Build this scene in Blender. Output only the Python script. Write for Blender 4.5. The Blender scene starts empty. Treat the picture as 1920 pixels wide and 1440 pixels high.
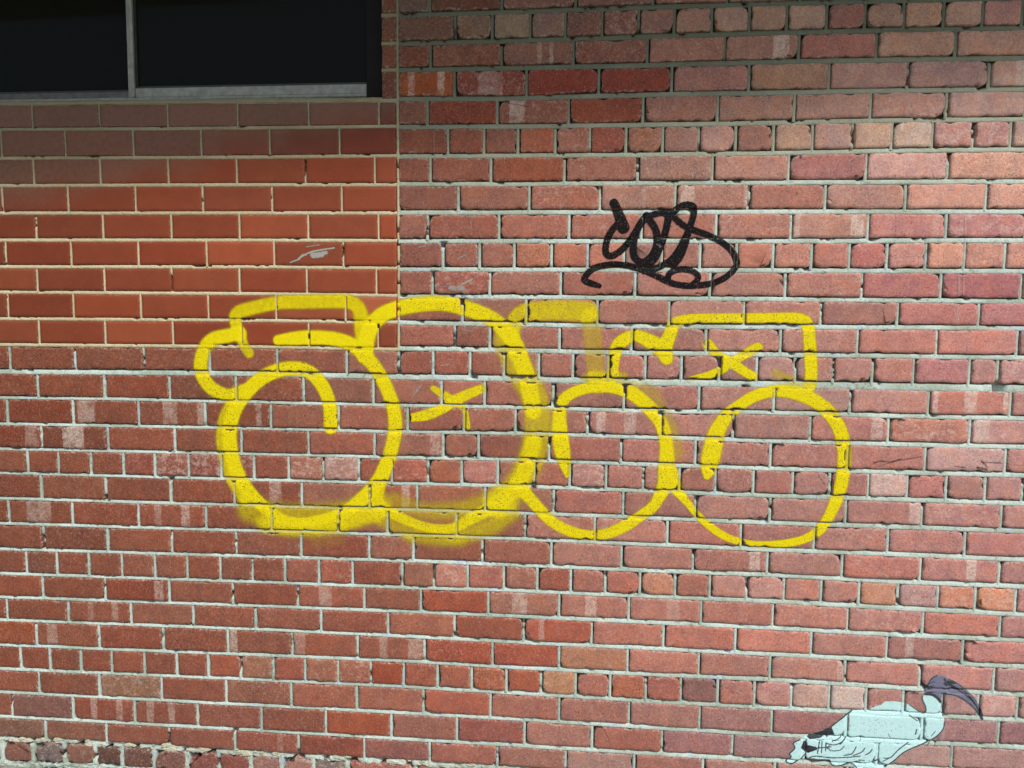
import bpy, math, random
import numpy as np
from mathutils import Vector, Matrix
from mathutils.bvhtree import BVHTree

HOLES = [(-0.3631,1.6429,0.0153),(0.4365,1.462,0.017),(0.6776,1.4622,0.0153),(0.1549,1.3796,0.017),(-0.0641,1.3234,0.0153),(-0.0827,1.2072,0.0136),(0.3749,0.8608,0.0153),(1.2596,1.4034,0.0204),(-0.764,0.9006,0.017),(-1.579,0.9736,0.0119),(-0.4248,1.8226,0.0102),(-0.4536,1.731,0.0119),(-0.3279,1.4121,0.0136),(0.518,1.3842,0.0119),(0.3159,1.314,0.0102),(0.7491,2.1638,0.0085),(-1.8092,0.0988,0.0153),(-1.415,0.0615,0.0153),(-1.0508,0.14,0.0204),(-0.9203,0.1045,0.0204),(-0.7349,0.105,0.0204),(0.9517,2.2983,0.0102),(-1.7342,1.3559,0.0085),(-1.6192,1.0637,0.0102),(-1.3467,1.0532,0.0119),(0.2638,1.3012,0.0102),(-0.1335,1.058,0.0102),(0.0577,1.0756,0.0085),(-1.1441,0.1856,0.0102),(-1.9443,0.1061,0.0119),(-1.8846,0.102,0.0102),(-1.7063,0.1013,0.0136),(-1.5985,0.0983,0.0102),(-1.5069,0.0982,0.0136),(-1.3272,0.0998,0.0119),(-1.2316,0.0981,0.0153),(-1.1233,0.0993,0.0102),(-0.8273,0.1067,0.0136),(-0.6248,0.1046,0.0153),(-0.5428,0.1042,0.0119),(-1.7652,0.0625,0.0119),(-1.653,0.0579,0.0102),(-1.2039,0.0635,0.0136)]
BED = {-1:[(-0.5707,2.6131),(-0.2168,2.6104),(0.1671,2.6128),(0.5396,2.6136),(0.9014,2.6114),(1.2529,2.6093)],0:[(-0.571,2.523),(-0.2159,2.5239),(0.1691,2.5269),(0.5428,2.5274),(0.9057,2.5265),(1.2583,2.5241)],1:[(-0.5713,2.4388),(-0.2151,2.4385),(0.1711,2.4419),(0.5459,2.4438),(0.9098,2.444),(1.2635,2.4413)],2:[(-0.5716,2.3588),(-0.2144,2.3588),(0.1731,2.3581),(0.549,2.3604),(0.9141,2.3596),(1.2688,2.3566)],3:[(-0.5719,2.2719),(-0.2135,2.2676),(0.1751,2.2721),(0.5523,2.2718),(0.9185,2.2716),(1.2744,2.2683)],4:[(-0.5721,2.1869),(-0.2127,2.1837),(0.1772,2.1824),(0.5556,2.1835),(0.9228,2.186),(1.2797,2.184)],5:[(-0.5724,2.0965),(-0.2118,2.0953),(0.1793,2.0937),(0.5589,2.0946),(0.9272,2.0984),(1.2852,2.0976)],6:[(-0.5727,2.0113),(-0.211,2.0088),(0.1813,2.0093),(0.5621,2.0082),(0.9318,2.0072),(1.291,2.0062)],7:[(-0.573,1.923),(-0.2102,1.9225),(0.5653,1.9214),(1.2965,1.9195)],8:[(-0.5733,1.8342),(-0.2094,1.8341),(0.5685,1.834),(1.3017,1.8361)],9:[(-0.5736,1.7457),(-0.2085,1.746),(0.5718,1.746),(1.3074,1.746)],10:[(-0.5739,1.6599),(-0.2077,1.6614),(0.1895,1.6598),(0.575,1.6591),(1.313,1.6577)],11:[(-0.5742,1.5771),(-0.2069,1.5747),(0.1916,1.5728),(0.5782,1.5749),(1.318,1.5783)],12:[(-0.5745,1.4955),(-0.2061,1.4933),(0.1935,1.4901),(0.5813,1.4903),(0.9578,1.4904),(1.3236,1.4905)],13:[(-1.9384,1.3994),(-1.0445,1.4061),(-0.5748,1.4031),(-0.2053,1.4039),(0.1957,1.3986),(0.5847,1.3985),(0.9625,1.3984),(1.3294,1.3982)],14:[(-1.943,1.3108),(-1.4874,1.3138),(-1.0464,1.3123),(-0.5751,1.3109),(-0.2044,1.3121),(0.1978,1.3083),(0.588,1.3111),(0.967,1.309),(1.335,1.3085)],15:[(-1.9475,1.2216),(-1.0481,1.2251),(-0.5754,1.2251),(-0.2036,1.2284),(0.1997,1.2257),(0.5912,1.2232),(0.9714,1.2215),(1.3405,1.2223)],16:[(-1.9519,1.1355),(-1.0498,1.14),(-0.5757,1.1415),(-0.2028,1.1442),(0.2018,1.1394),(0.5945,1.1364),(0.9757,1.1352),(1.346,1.1356)],17:[(-1.9561,1.0526),(-1.0515,1.0543),(-0.576,1.0556),(-0.202,1.0577),(0.2038,1.0542),(0.5976,1.0508),(0.98,1.0508),(1.3514,1.0491)],18:[(-1.9607,0.9637),(-1.0532,0.9664),(-0.5763,0.9691),(-0.2011,0.9707),(0.2058,0.9685),(0.6008,0.9646),(0.9843,0.965),(1.3568,0.9638)],19:[(-1.9652,0.876),(-1.0549,0.8816),(-0.5766,0.8849),(-0.2003,0.8858),(0.2078,0.8823),(0.604,0.8788),(0.9886,0.8788),(1.3624,0.8763)],20:[(-1.9698,0.786),(-1.0566,0.7944),(-0.5769,0.7983),(-0.1995,0.7987),(0.2098,0.7973),(0.607,0.7976),(0.9929,0.7929),(1.3677,0.7917)],21:[(-1.9742,0.6992),(-1.0584,0.7067),(-0.5772,0.7085),(-0.1987,0.7137),(0.2118,0.7127),(0.6102,0.7134),(0.9972,0.7082),(1.3732,0.704)],22:[(-1.9784,0.6157),(-1.06,0.624),(-0.5774,0.6273),(-0.1979,0.6282),(0.2138,0.6276),(0.6134,0.627),(1.0015,0.623),(1.3784,0.6225)],23:[(-1.9826,0.5336),(-1.0616,0.5427),(-0.5777,0.5437),(-0.197,0.5413),(0.2159,0.5411),(0.6166,0.5409),(1.0057,0.539),(1.3836,0.5397)],24:[(-1.9872,0.4434),(-1.0634,0.4535),(-0.578,0.4579),(-0.1962,0.4548),(0.2179,0.4542),(0.6197,0.4579),(1.0101,0.4528),(1.3893,0.4497)],25:[(-1.9917,0.3564),(-1.0651,0.3665),(-0.5783,0.3697),(-0.1954,0.3678),(0.22,0.3649),(0.6231,0.3646),(1.0144,0.367),(1.3945,0.3676)],26:[(-1.996,0.2719),(-1.0669,0.2763),(-0.5786,0.2782),(-0.1945,0.2785),(0.2221,0.2768),(0.6264,0.2752),(1.0189,0.2772),(1.4,0.28)],27:[(-2.0005,0.183),(-1.0687,0.1873),(-0.5789,0.1879),(-0.1937,0.1886),(0.2242,0.1883),(0.6296,0.1889),(1.0232,0.1921),(1.4054,0.1952)],28:[(-2.0049,0.0985),(-1.7653,0.1054),(-1.0703,0.1026),(-0.5156,0.106),(-0.1929,0.1046),(0.2262,0.1029),(0.6328,0.1029),(1.0275,0.1065),(1.4108,0.11)],29:[(-2.0094,0.0095),(-1.6505,0.021),(-1.0721,0.0165),(-0.192,0.0174),(0.636,0.0183),(1.4161,0.0261)]}
JOINT = {0:[-0.4676,-0.2457,-0.0211,0.2091,0.4258,0.6373,0.8439,1.0661,1.2628],1:[-0.3896,-0.2744,-0.1586,-0.0518,0.0588,0.1685,0.2741,0.3835,0.4935,0.6011,0.7153,0.8239,0.9331,1.0443,1.1516,1.2594,1.3621],2:[-0.4667,-0.2459,-0.0263,0.1959,0.4236,0.6396,0.8602,1.0815,1.3025],3:[-0.3916,-0.168,0.0525,0.2709,0.498,0.7287,0.9523,1.1793,1.3952],4:[-0.4759,-0.2576,-0.0381,0.1873,0.4089,0.6328,0.8512,1.0659,1.2844],5:[-0.4112,-0.2984,-0.1925,-0.0775,0.0283,0.1381,0.2486,0.3549,0.4651,0.5759,0.6887,0.8036,0.9159,1.0303,1.1437,1.2487,1.3586],6:[-0.4666,-0.2762,-0.0484,0.1755,0.3987,0.6227,0.8467,1.0787,1.2999],7:[-0.3779,-0.1559,0.0624,0.2899,0.5103,0.7332,0.9636,1.1906,1.4114],8:[-0.4759,-0.2499,-0.0309,0.1909,0.4153,0.6358,0.8603,1.0839,1.308],9:[-0.4265,-0.3097,-0.2006,-0.0841,0.0273,0.1393,0.2544,0.3701,0.4793,0.5875,0.7003,0.8105,0.9198,1.0304,1.14,1.2539,1.3639],10:[-0.4605,-0.2771,-0.0547,0.1755,0.4024,0.627,0.8509,1.0785,1.3042,1.5171],11:[-0.3639,-0.1619,0.0609,0.2808,0.5067,0.7349,0.9584,1.1908,1.4123],12:[-0.3883,-0.2759,-0.0555,0.1679,0.3956,0.6194,0.8456,1.0747,1.3043,1.5141],13:[-1.9028,-1.6701,-1.4291,-1.2022,-0.9727,-0.7409,-0.5703,-0.4577,-0.3384,-0.2303,-0.1196,-0.0124,0.0973,0.2126,0.3237,0.4387,0.5511,0.6665,0.7792,0.8942,1.0127,1.1736,1.2548,1.3655],14:[-1.8065,-1.57,-1.3421,-1.1143,-0.8856,-0.6537,-0.4309,-0.2917,-0.073,0.1488,0.38,0.6063,0.8328,1.0614,1.2959,1.5118],15:[-1.9211,-1.6849,-1.4526,-1.2223,-0.9966,-0.7692,-0.5412,-0.3573,-0.1921,0.0366,0.2639,0.4865,0.7181,0.9489,1.1855,1.4056],16:[-1.8013,-1.5636,-1.3289,-1.099,-0.872,-0.6504,-0.4254,-0.3095,-0.0833,0.1434,0.3737,0.6025,0.8321,1.0608,1.293,1.5089],17:[-1.9774,-1.8553,-1.7438,-1.6274,-1.5121,-1.4013,-1.2841,-1.1715,-1.0579,-0.9399,-0.8228,-0.7041,-0.5935,-0.4749,-0.3644,-0.247,-0.1306,-0.0169,0.0984,0.2144,0.3269,0.4377,0.554,0.6725,0.7844,0.8976,1.0131,1.1275,1.2401,1.3472,1.4547],18:[-1.8111,-1.5786,-1.3489,-1.1266,-0.896,-0.6683,-0.51,-0.2877,-0.0664,0.1538,0.378,0.6081,0.8351,1.0605,1.2913,1.5132],19:[-1.9336,-1.7014,-1.4653,-1.2275,-1.001,-0.7745,-0.6101,-0.3812,-0.1577,0.0656,0.2944,0.521,0.7437,0.9644,1.1914,1.413],20:[-1.8095,-1.5785,-1.3494,-1.1249,-0.9012,-0.6703,-0.5235,-0.2962,-0.0717,0.1517,0.3764,0.6055,0.8324,1.0649,1.2964,1.5174],21:[-1.9917,-1.8759,-1.7649,-1.649,-1.5303,-1.4125,-1.2975,-1.1826,-1.0704,-0.9582,-0.8415,-0.7275,-0.561,-0.4546,-0.3429,-0.2251,-0.1161,-0.008,0.1027,0.2125,0.3231,0.4311,0.5448,0.6592,0.7726,0.8867,1.003,1.1214,1.2317,1.3489,1.4623],22:[-1.8203,-1.5928,-1.3641,-1.1408,-0.9156,-0.6886,-0.4989,-0.275,-0.0444,0.179,0.4063,0.6281,0.8553,1.0818,1.3092,1.529],23:[-1.9558,-1.7304,-1.5037,-1.2815,-1.0627,-0.8354,-0.609,-0.3862,-0.1583,0.0617,0.2908,0.516,0.749,0.978,1.2047,1.4273],24:[-1.8516,-1.6224,-1.391,-1.1615,-0.9375,-0.7115,-0.4865,-0.2597,-0.0418,0.1786,0.4039,0.6263,0.8566,1.0813,1.3007,1.5174],25:[-2.0294,-1.914,-1.8055,-1.6919,-1.5793,-1.4617,-1.3451,-1.2332,-1.1185,-1.0047,-0.8936,-0.7797,-0.6677,-0.5565,-0.4427,-0.328,-0.2134,-0.0996,0.0131,0.125,0.2394,0.3502,0.4669,0.5817,0.6955,0.8109,0.9245,1.0363,1.1511,1.2595,1.3747,1.4847],26:[-1.8508,-1.6282,-1.4022,-1.1712,-0.943,-0.7166,-0.4901,-0.2655,-0.0392,0.1868,0.4118,0.638,0.867,1.0969,1.3252,1.5443],27:[-1.9543,-1.7285,-1.5023,-1.2758,-1.049,-0.8239,-0.5987,-0.3771,-0.1518,0.0699,0.2949,0.5179,0.7422,0.9645,1.191,1.4183],28:[-2.0632,-1.8339,-1.6085,-1.3797,-1.145,-0.9206,-0.6923,-0.4685,-0.2411,-0.0156,0.208,0.428,0.6546,0.8789,1.106,1.3292,1.5482],29:[-1.9991,-1.8847,-1.7652,-1.6528,-1.5529,-1.4363,-1.3187,-1.204,-1.0901,-0.979,-0.8696,-0.7491,-0.5156,-0.4071,-0.2904,-0.1747,-0.06,0.0539]}
IBED = {0:[(-1.8937,2.2752),(-1.0274,2.2696),(-0.5668,2.2654)],1:[(-1.8978,2.1953),(-1.4566,2.1912),(-1.029,2.1889),(-0.5671,2.1877)],2:[(-1.9025,2.103),(-1.0308,2.0978),(-0.5673,2.0981)],3:[(-1.907,2.0144),(-1.0325,2.0111),(-0.5676,2.0079)],4:[(-1.9116,1.9251),(-0.5679,1.9205)],5:[(-1.9161,1.8362),(-1.036,1.836),(-0.5682,1.8342)],6:[(-1.9206,1.7485),(-1.0377,1.751),(-0.5685,1.7482)],7:[(-1.9249,1.6647),(-1.0394,1.6647),(-0.5687,1.6617)],8:[(-1.9294,1.5768),(-1.0411,1.5787),(-0.569,1.5771)],9:[(-1.9338,1.4893),(-1.0428,1.4931),(-0.5693,1.4904)]}
IJOINT = {0:[-2.0118,-1.7834,-1.5531,-1.3212,-1.0888,-0.856,-0.6297],1:[-1.8955,-1.6728,-1.44,-1.2112,-0.9843,-0.7569],2:[-2.0179,-1.787,-1.5562,-1.3247,-1.0953,-0.8696,-0.6443],3:[-1.9018,-1.6712,-1.4389,-1.2113,-0.9805,-0.7518],4:[-2.022,-1.7869,-1.5538,-1.3201,-1.0902,-0.8625,-0.6333],5:[-1.8985,-1.6684,-1.4348,-1.2024,-0.9765,-0.7482],6:[-2.0278,-1.7912,-1.5558,-1.3234,-1.094,-0.8692,-0.6412],7:[-1.8995,-1.6673,-1.4324,-1.2014,-0.9733,-0.7429],8:[-2.0315,-1.7926,-1.5596,-1.3249,-1.0914,-0.8654,-0.6369]}
SPECIAL = [(1,-0.2155,(152,142,118),0.3),(1,-0.1018,(140,118,108),0.5),(1,-0.3467,(138,118,98),0.4),(1,0.5597,(172,135,112),0.4),(1,0.6514,(178,142,122),0.5),(1,0.7727,(150,100,90),0.3),(1,0.8779,(160,128,112),0.5),(1,0.9896,(188,152,125),0.4),(1,1.1003,(190,150,128),0.4),(1,1.2027,(185,132,122),0.5),(2,0.532,(165,122,105),0.4),(2,0.7462,(172,110,100),0.3),(2,0.9717,(185,145,122),0.5),(2,1.1639,(195,150,130),0.5),(3,-0.4625,(168,88,48),0.2),(3,-0.3625,(135,70,58),0.6),(3,-0.067,(140,62,48),0.1),(3,0.1582,(142,68,54),0.1),(3,0.3638,(165,115,105),0.3),(3,0.6123,(178,138,112),0.3),(3,0.841,(182,142,130),0.3),(3,1.0656,(180,142,135),0.3),(3,1.2278,(205,165,150),0.7),(4,0.0638,(150,72,50),0.2),(4,-0.3621,(140,68,50),0.3),(4,1.1742,(190,148,138),0.6),(4,0.9507,(185,140,128),0.7),(5,0.29,(165,125,112),0.4),(5,0.4086,(182,140,130),0.6),(5,0.6347,(195,160,135),0.6),(5,0.7425,(188,150,138),0.5),(5,0.8645,(200,165,140),0.6),(5,0.9703,(208,180,160),0.8),(5,1.0901,(190,130,122),0.8),(5,1.1941,(185,128,120),0.8),(5,1.2531,(205,165,150),0.7),(5,0.1943,(165,115,90),0.5),(5,0.0817,(150,78,62),0.3),(5,-0.1464,(170,98,72),0.4),(6,-0.1783,(150,82,55),0.2),(6,0.731,(165,108,105),0.4),(6,0.9598,(208,155,145),0.7),(6,1.1846,(212,158,135),0.6),(7,0.8424,(175,132,120),0.4),(7,1.0851,(205,150,132),0.5),(7,1.2641,(212,155,135),0.7),(8,0.9688,(185,125,120),0.3),(8,1.1949,(190,125,122),0.8),(9,-0.1422,(185,120,90),0.4),(9,-0.0262,(180,112,88),0.3),(9,0.0724,(190,125,105),0.5),(9,0.5386,(190,125,105),0.4),(9,0.6487,(190,125,105),0.6),(9,0.7578,(185,122,108),0.3),(9,0.8583,(178,105,100),0.3),(9,0.9733,(198,140,130),0.5),(9,1.0796,(208,150,125),0.5),(9,1.2001,(205,145,125),0.6),(9,1.2748,(205,145,125),0.6),(10,0.9625,(172,108,105),0.3),(10,1.1903,(168,102,105),0.4),(10,-0.3769,(158,92,78),0.7),(11,1.074,(185,115,108),0.3),(11,1.2555,(178,115,115),0.4),(12,0.9711,(188,125,112),0.3),(12,1.1851,(195,130,118),0.4),(13,1.0988,(178,118,118),0.3),(13,1.2963,(190,140,135),0.8),(14,1.1345,(185,120,105),0.3),(15,0.8281,(182,125,115),0.5),(15,1.0623,(182,118,100),0.8),(17,-1.4575,(152,82,66),0.5),(17,-1.3454,(158,95,78),0.8),(17,-1.2341,(150,84,70),0.8),(17,-1.1146,(148,78,66),0.7),(17,-0.8875,(172,112,92),0.8),(17,-0.762,(182,142,132),0.9),(17,-0.5319,(172,98,80),0.6),(17,-0.3056,(190,128,120),0.6),(17,-0.0745,(170,105,85),0.4),(17,0.0354,(175,128,118),0.8),(17,0.9543,(205,175,165),0.9),(17,0.3845,(150,98,84),0.4),(17,1.0716,(175,112,105),0.3),(17,1.18,(165,120,112),0.4),(18,0.037,(172,110,98),0.4),(19,1.2827,(180,120,115),0.5),(20,0.9432,(182,118,105),0.6),(21,-0.7835,(172,98,76),0.5),(21,-0.3999,(195,135,120),0.7),(21,-0.286,(178,112,98),0.4),(21,-0.0611,(148,80,62),0.3),(21,0.2696,(185,130,102),0.6),(21,0.378,(160,105,88),0.5),(21,0.6004,(190,140,130),0.6),(21,0.9474,(195,138,108),0.6),(21,1.0584,(182,142,138),0.8),(21,1.1763,(200,128,98),0.8),(21,1.2931,(210,145,110),0.7),(21,1.3473,(200,160,150),0.9),(21,-0.9016,(160,95,78),0.4),(22,1.2359,(188,118,102),0.3),(22,-0.303,(165,85,62),0.2),(23,-0.1279,(165,88,68),0.2),(23,1.3033,(188,125,115),0.5),(24,0.0633,(172,122,92),0.5),(24,-0.3549,(162,80,60),0.5),(24,-1.9255,(158,82,50),0.3),(24,-0.1617,(158,78,58),0.3),(25,-1.0643,(165,118,92),0.6),(25,-0.9527,(158,88,70),0.4),(25,-0.842,(168,112,88),0.6),(25,-0.7231,(165,98,76),0.7),(25,-0.6143,(155,72,48),0.1),(25,-0.4973,(162,88,66),0.4),(25,-0.275,(172,98,68),0.6),(25,-0.1608,(165,88,64),0.3),(25,-0.0475,(190,140,98),0.6),(25,0.1849,(165,98,72),0.4),(25,0.4049,(118,86,84),0.3),(25,0.5219,(168,112,100),0.6),(25,0.6379,(178,132,125),0.5),(25,0.7529,(192,160,145),0.8),(25,0.867,(202,188,180),0.9),(25,1.3137,(195,152,145),0.7),(25,0.2869,(158,92,78),0.3),(26,-1.5225,(148,118,92),0.7),(26,-1.066,(148,98,78),0.5),(26,0.5083,(150,105,100),0.4),(26,0.7567,(145,98,98),0.4),(26,0.9844,(158,118,118),0.4),(26,1.2083,(155,112,112),0.4),(26,1.366,(150,105,108),0.3),(27,-1.839,(125,88,82),0.4),(27,-1.6423,(150,80,60),0.3),(27,-0.7063,(168,86,58),0.2),(27,-0.3004,(150,88,80),0.3),(27,0.1888,(160,98,82),0.2),(27,0.4102,(150,105,105),0.4),(27,0.6446,(150,112,112),0.4),(28,-1.9626,(125,92,76),0.4),(28,-0.5882,(145,92,84),0.4),(28,1.1862,(160,130,132),0.8),(28,0.9767,(165,125,120),0.5),(29,-1.9468,(132,88,76),0.5),(29,-1.8268,(108,106,110),0.7),(29,-1.7079,(135,100,85),0.5),(29,-1.6096,(88,66,56),0.5),(29,-1.4926,(100,72,64),0.5),(29,-1.3764,(125,88,78),0.6),(29,-1.2612,(125,72,66),0.5),(29,-1.1469,(135,78,70),0.4),(29,-1.0335,(160,125,115),0.6),(29,-0.9303,(168,130,118),0.6),(29,-0.8092,(120,118,112),0.7),(29,-0.6433,(165,100,92),0.6)]
BARS = [(2,-0.1381,-0.1234,0.5),(2,-0.1007,-0.0877,0.8),(2,0.5628,0.6089,1.0),(3,-0.538,-0.5178,0.9),(3,-0.4458,-0.4241,0.9),(3,-0.3194,-0.2435,0.6),(3,1.2497,1.2789,1.0),(4,-0.2213,-0.1753,0.9),(7,0.3043,0.3458,0.8),(8,0.6421,0.6608,0.8),(8,0.808,0.8465,1.0),(8,1.0446,1.0628,0.4),(14,1.0699,1.0869,1.0),(14,1.162,1.1987,1.0),(14,1.2747,1.2869,1.0),(15,0.0625,0.0909,0.8),(15,0.1491,0.1855,0.6),(15,0.8957,0.9301,0.8),(15,1.1947,1.239,0.9),(15,-1.6679,-1.6055,0.6),(15,-1.368,-1.318,0.55),(15,-1.248,-1.226,0.6),(16,-1.7229,-1.6468,0.9),(16,-1.857,-1.8147,0.4),(16,-0.4689,-0.4358,0.5),(18,-1.0067,-0.9649,0.5),(18,-0.562,-0.5356,0.8),(18,1.0214,1.0558,0.9),(19,-1.8655,-1.7784,0.5),(19,-1.4069,-1.3825,0.5),(19,-1.3132,-1.2833,0.7),(20,0.5484,0.5811,1.0),(20,1.1979,1.2259,1.0),(22,-0.1983,-0.1497,0.7),(22,0.0379,0.0738,0.8),(22,-1.4152,-1.383,0.6),(22,-0.8426,-0.7989,0.6),(22,0.2969,0.3388,0.4),(23,-1.6577,-1.6364,0.3),(23,-1.5709,-1.5478,0.5),(23,1.0323,1.0546,0.8),(23,-0.1105,-0.0932,0.5),(24,-1.8113,-1.7741,0.5),(24,-1.1559,-1.1278,0.7),(24,-0.6373,-0.6121,0.5),(24,-0.542,-0.4972,0.6),(24,-0.9329,-0.8924,0.4),(24,0.8306,0.876,0.7),(27,-1.6619,-1.6384,0.6),(27,-1.5683,-1.545,0.5),(27,-1.4579,-1.4329,0.5),(27,-1.381,-1.356,0.5),(28,-0.9944,-0.9757,0.3),(7,0.493,0.5072,0.7),(11,1.1196,1.1348,0.3),(15,-1.0472,-1.0291,0.5),(19,0.0892,0.1061,0.2)]
COLS = [(-0.4792,2.5317,(112,83,69)),(0.0102,2.5188,(132,95,83)),(0.6355,2.5023,(167,138,120)),(1.1586,2.4884,(182,145,128)),(-0.4792,2.3089,(137,77,58)),(0.0138,2.3158,(142,85,68)),(0.489,2.3069,(167,130,113)),(1.1702,2.2942,(187,155,138)),(-0.4793,2.1314,(152,90,68)),(0.0172,2.1257,(162,105,86)),(0.5729,2.135,(172,128,116)),(1.1792,2.1429,(187,145,133)),(-0.3945,1.8853,(152,93,78)),(0.0215,1.8845,(167,105,88)),(0.5824,1.8833,(182,125,108)),(1.1947,1.8819,(192,135,123)),(-0.3938,1.6527,(152,90,75)),(0.1896,1.6566,(162,108,96)),(0.6722,1.5953,(174,120,108)),(1.2114,1.6002,(182,125,118)),(-1.8446,1.3577,(130,67,45)),(-1.1913,1.3334,(142,77,55)),(-0.3929,1.3479,(157,97,81)),(0.1966,1.3585,(167,108,98)),(0.6828,1.3344,(174,120,110)),(1.2285,1.3128,(182,128,120)),(-1.8647,0.937,(138,75,53)),(-1.2007,0.9581,(147,81,59)),(-0.3918,0.9838,(154,91,69)),(0.205,1.0028,(167,110,98)),(0.6956,1.0184,(172,118,108)),(1.245,1.0359,(182,132,126)),(-1.8872,0.4655,(142,79,57)),(-1.2121,0.4983,(148,81,60)),(-0.3905,0.5382,(160,91,69)),(0.2152,0.5677,(167,105,90)),(0.7128,0.5918,(177,118,104)),(1.2698,0.6189,(177,118,112)),(-1.9039,0.1165,(138,87,69)),(-1.2206,0.1581,(147,85,69)),(-0.3894,0.1718,(152,93,79)),(0.2237,0.21,(157,108,98)),(0.727,0.2414,(162,122,116)),(1.2902,0.2766,(167,135,130))]
SEAM = [(-0.5692,2.5657),(-0.5702,2.2719),(-0.5694,2.0014),(-0.5685,1.7524),(-0.5693,1.4819),(-0.5695,1.4134)]
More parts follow.
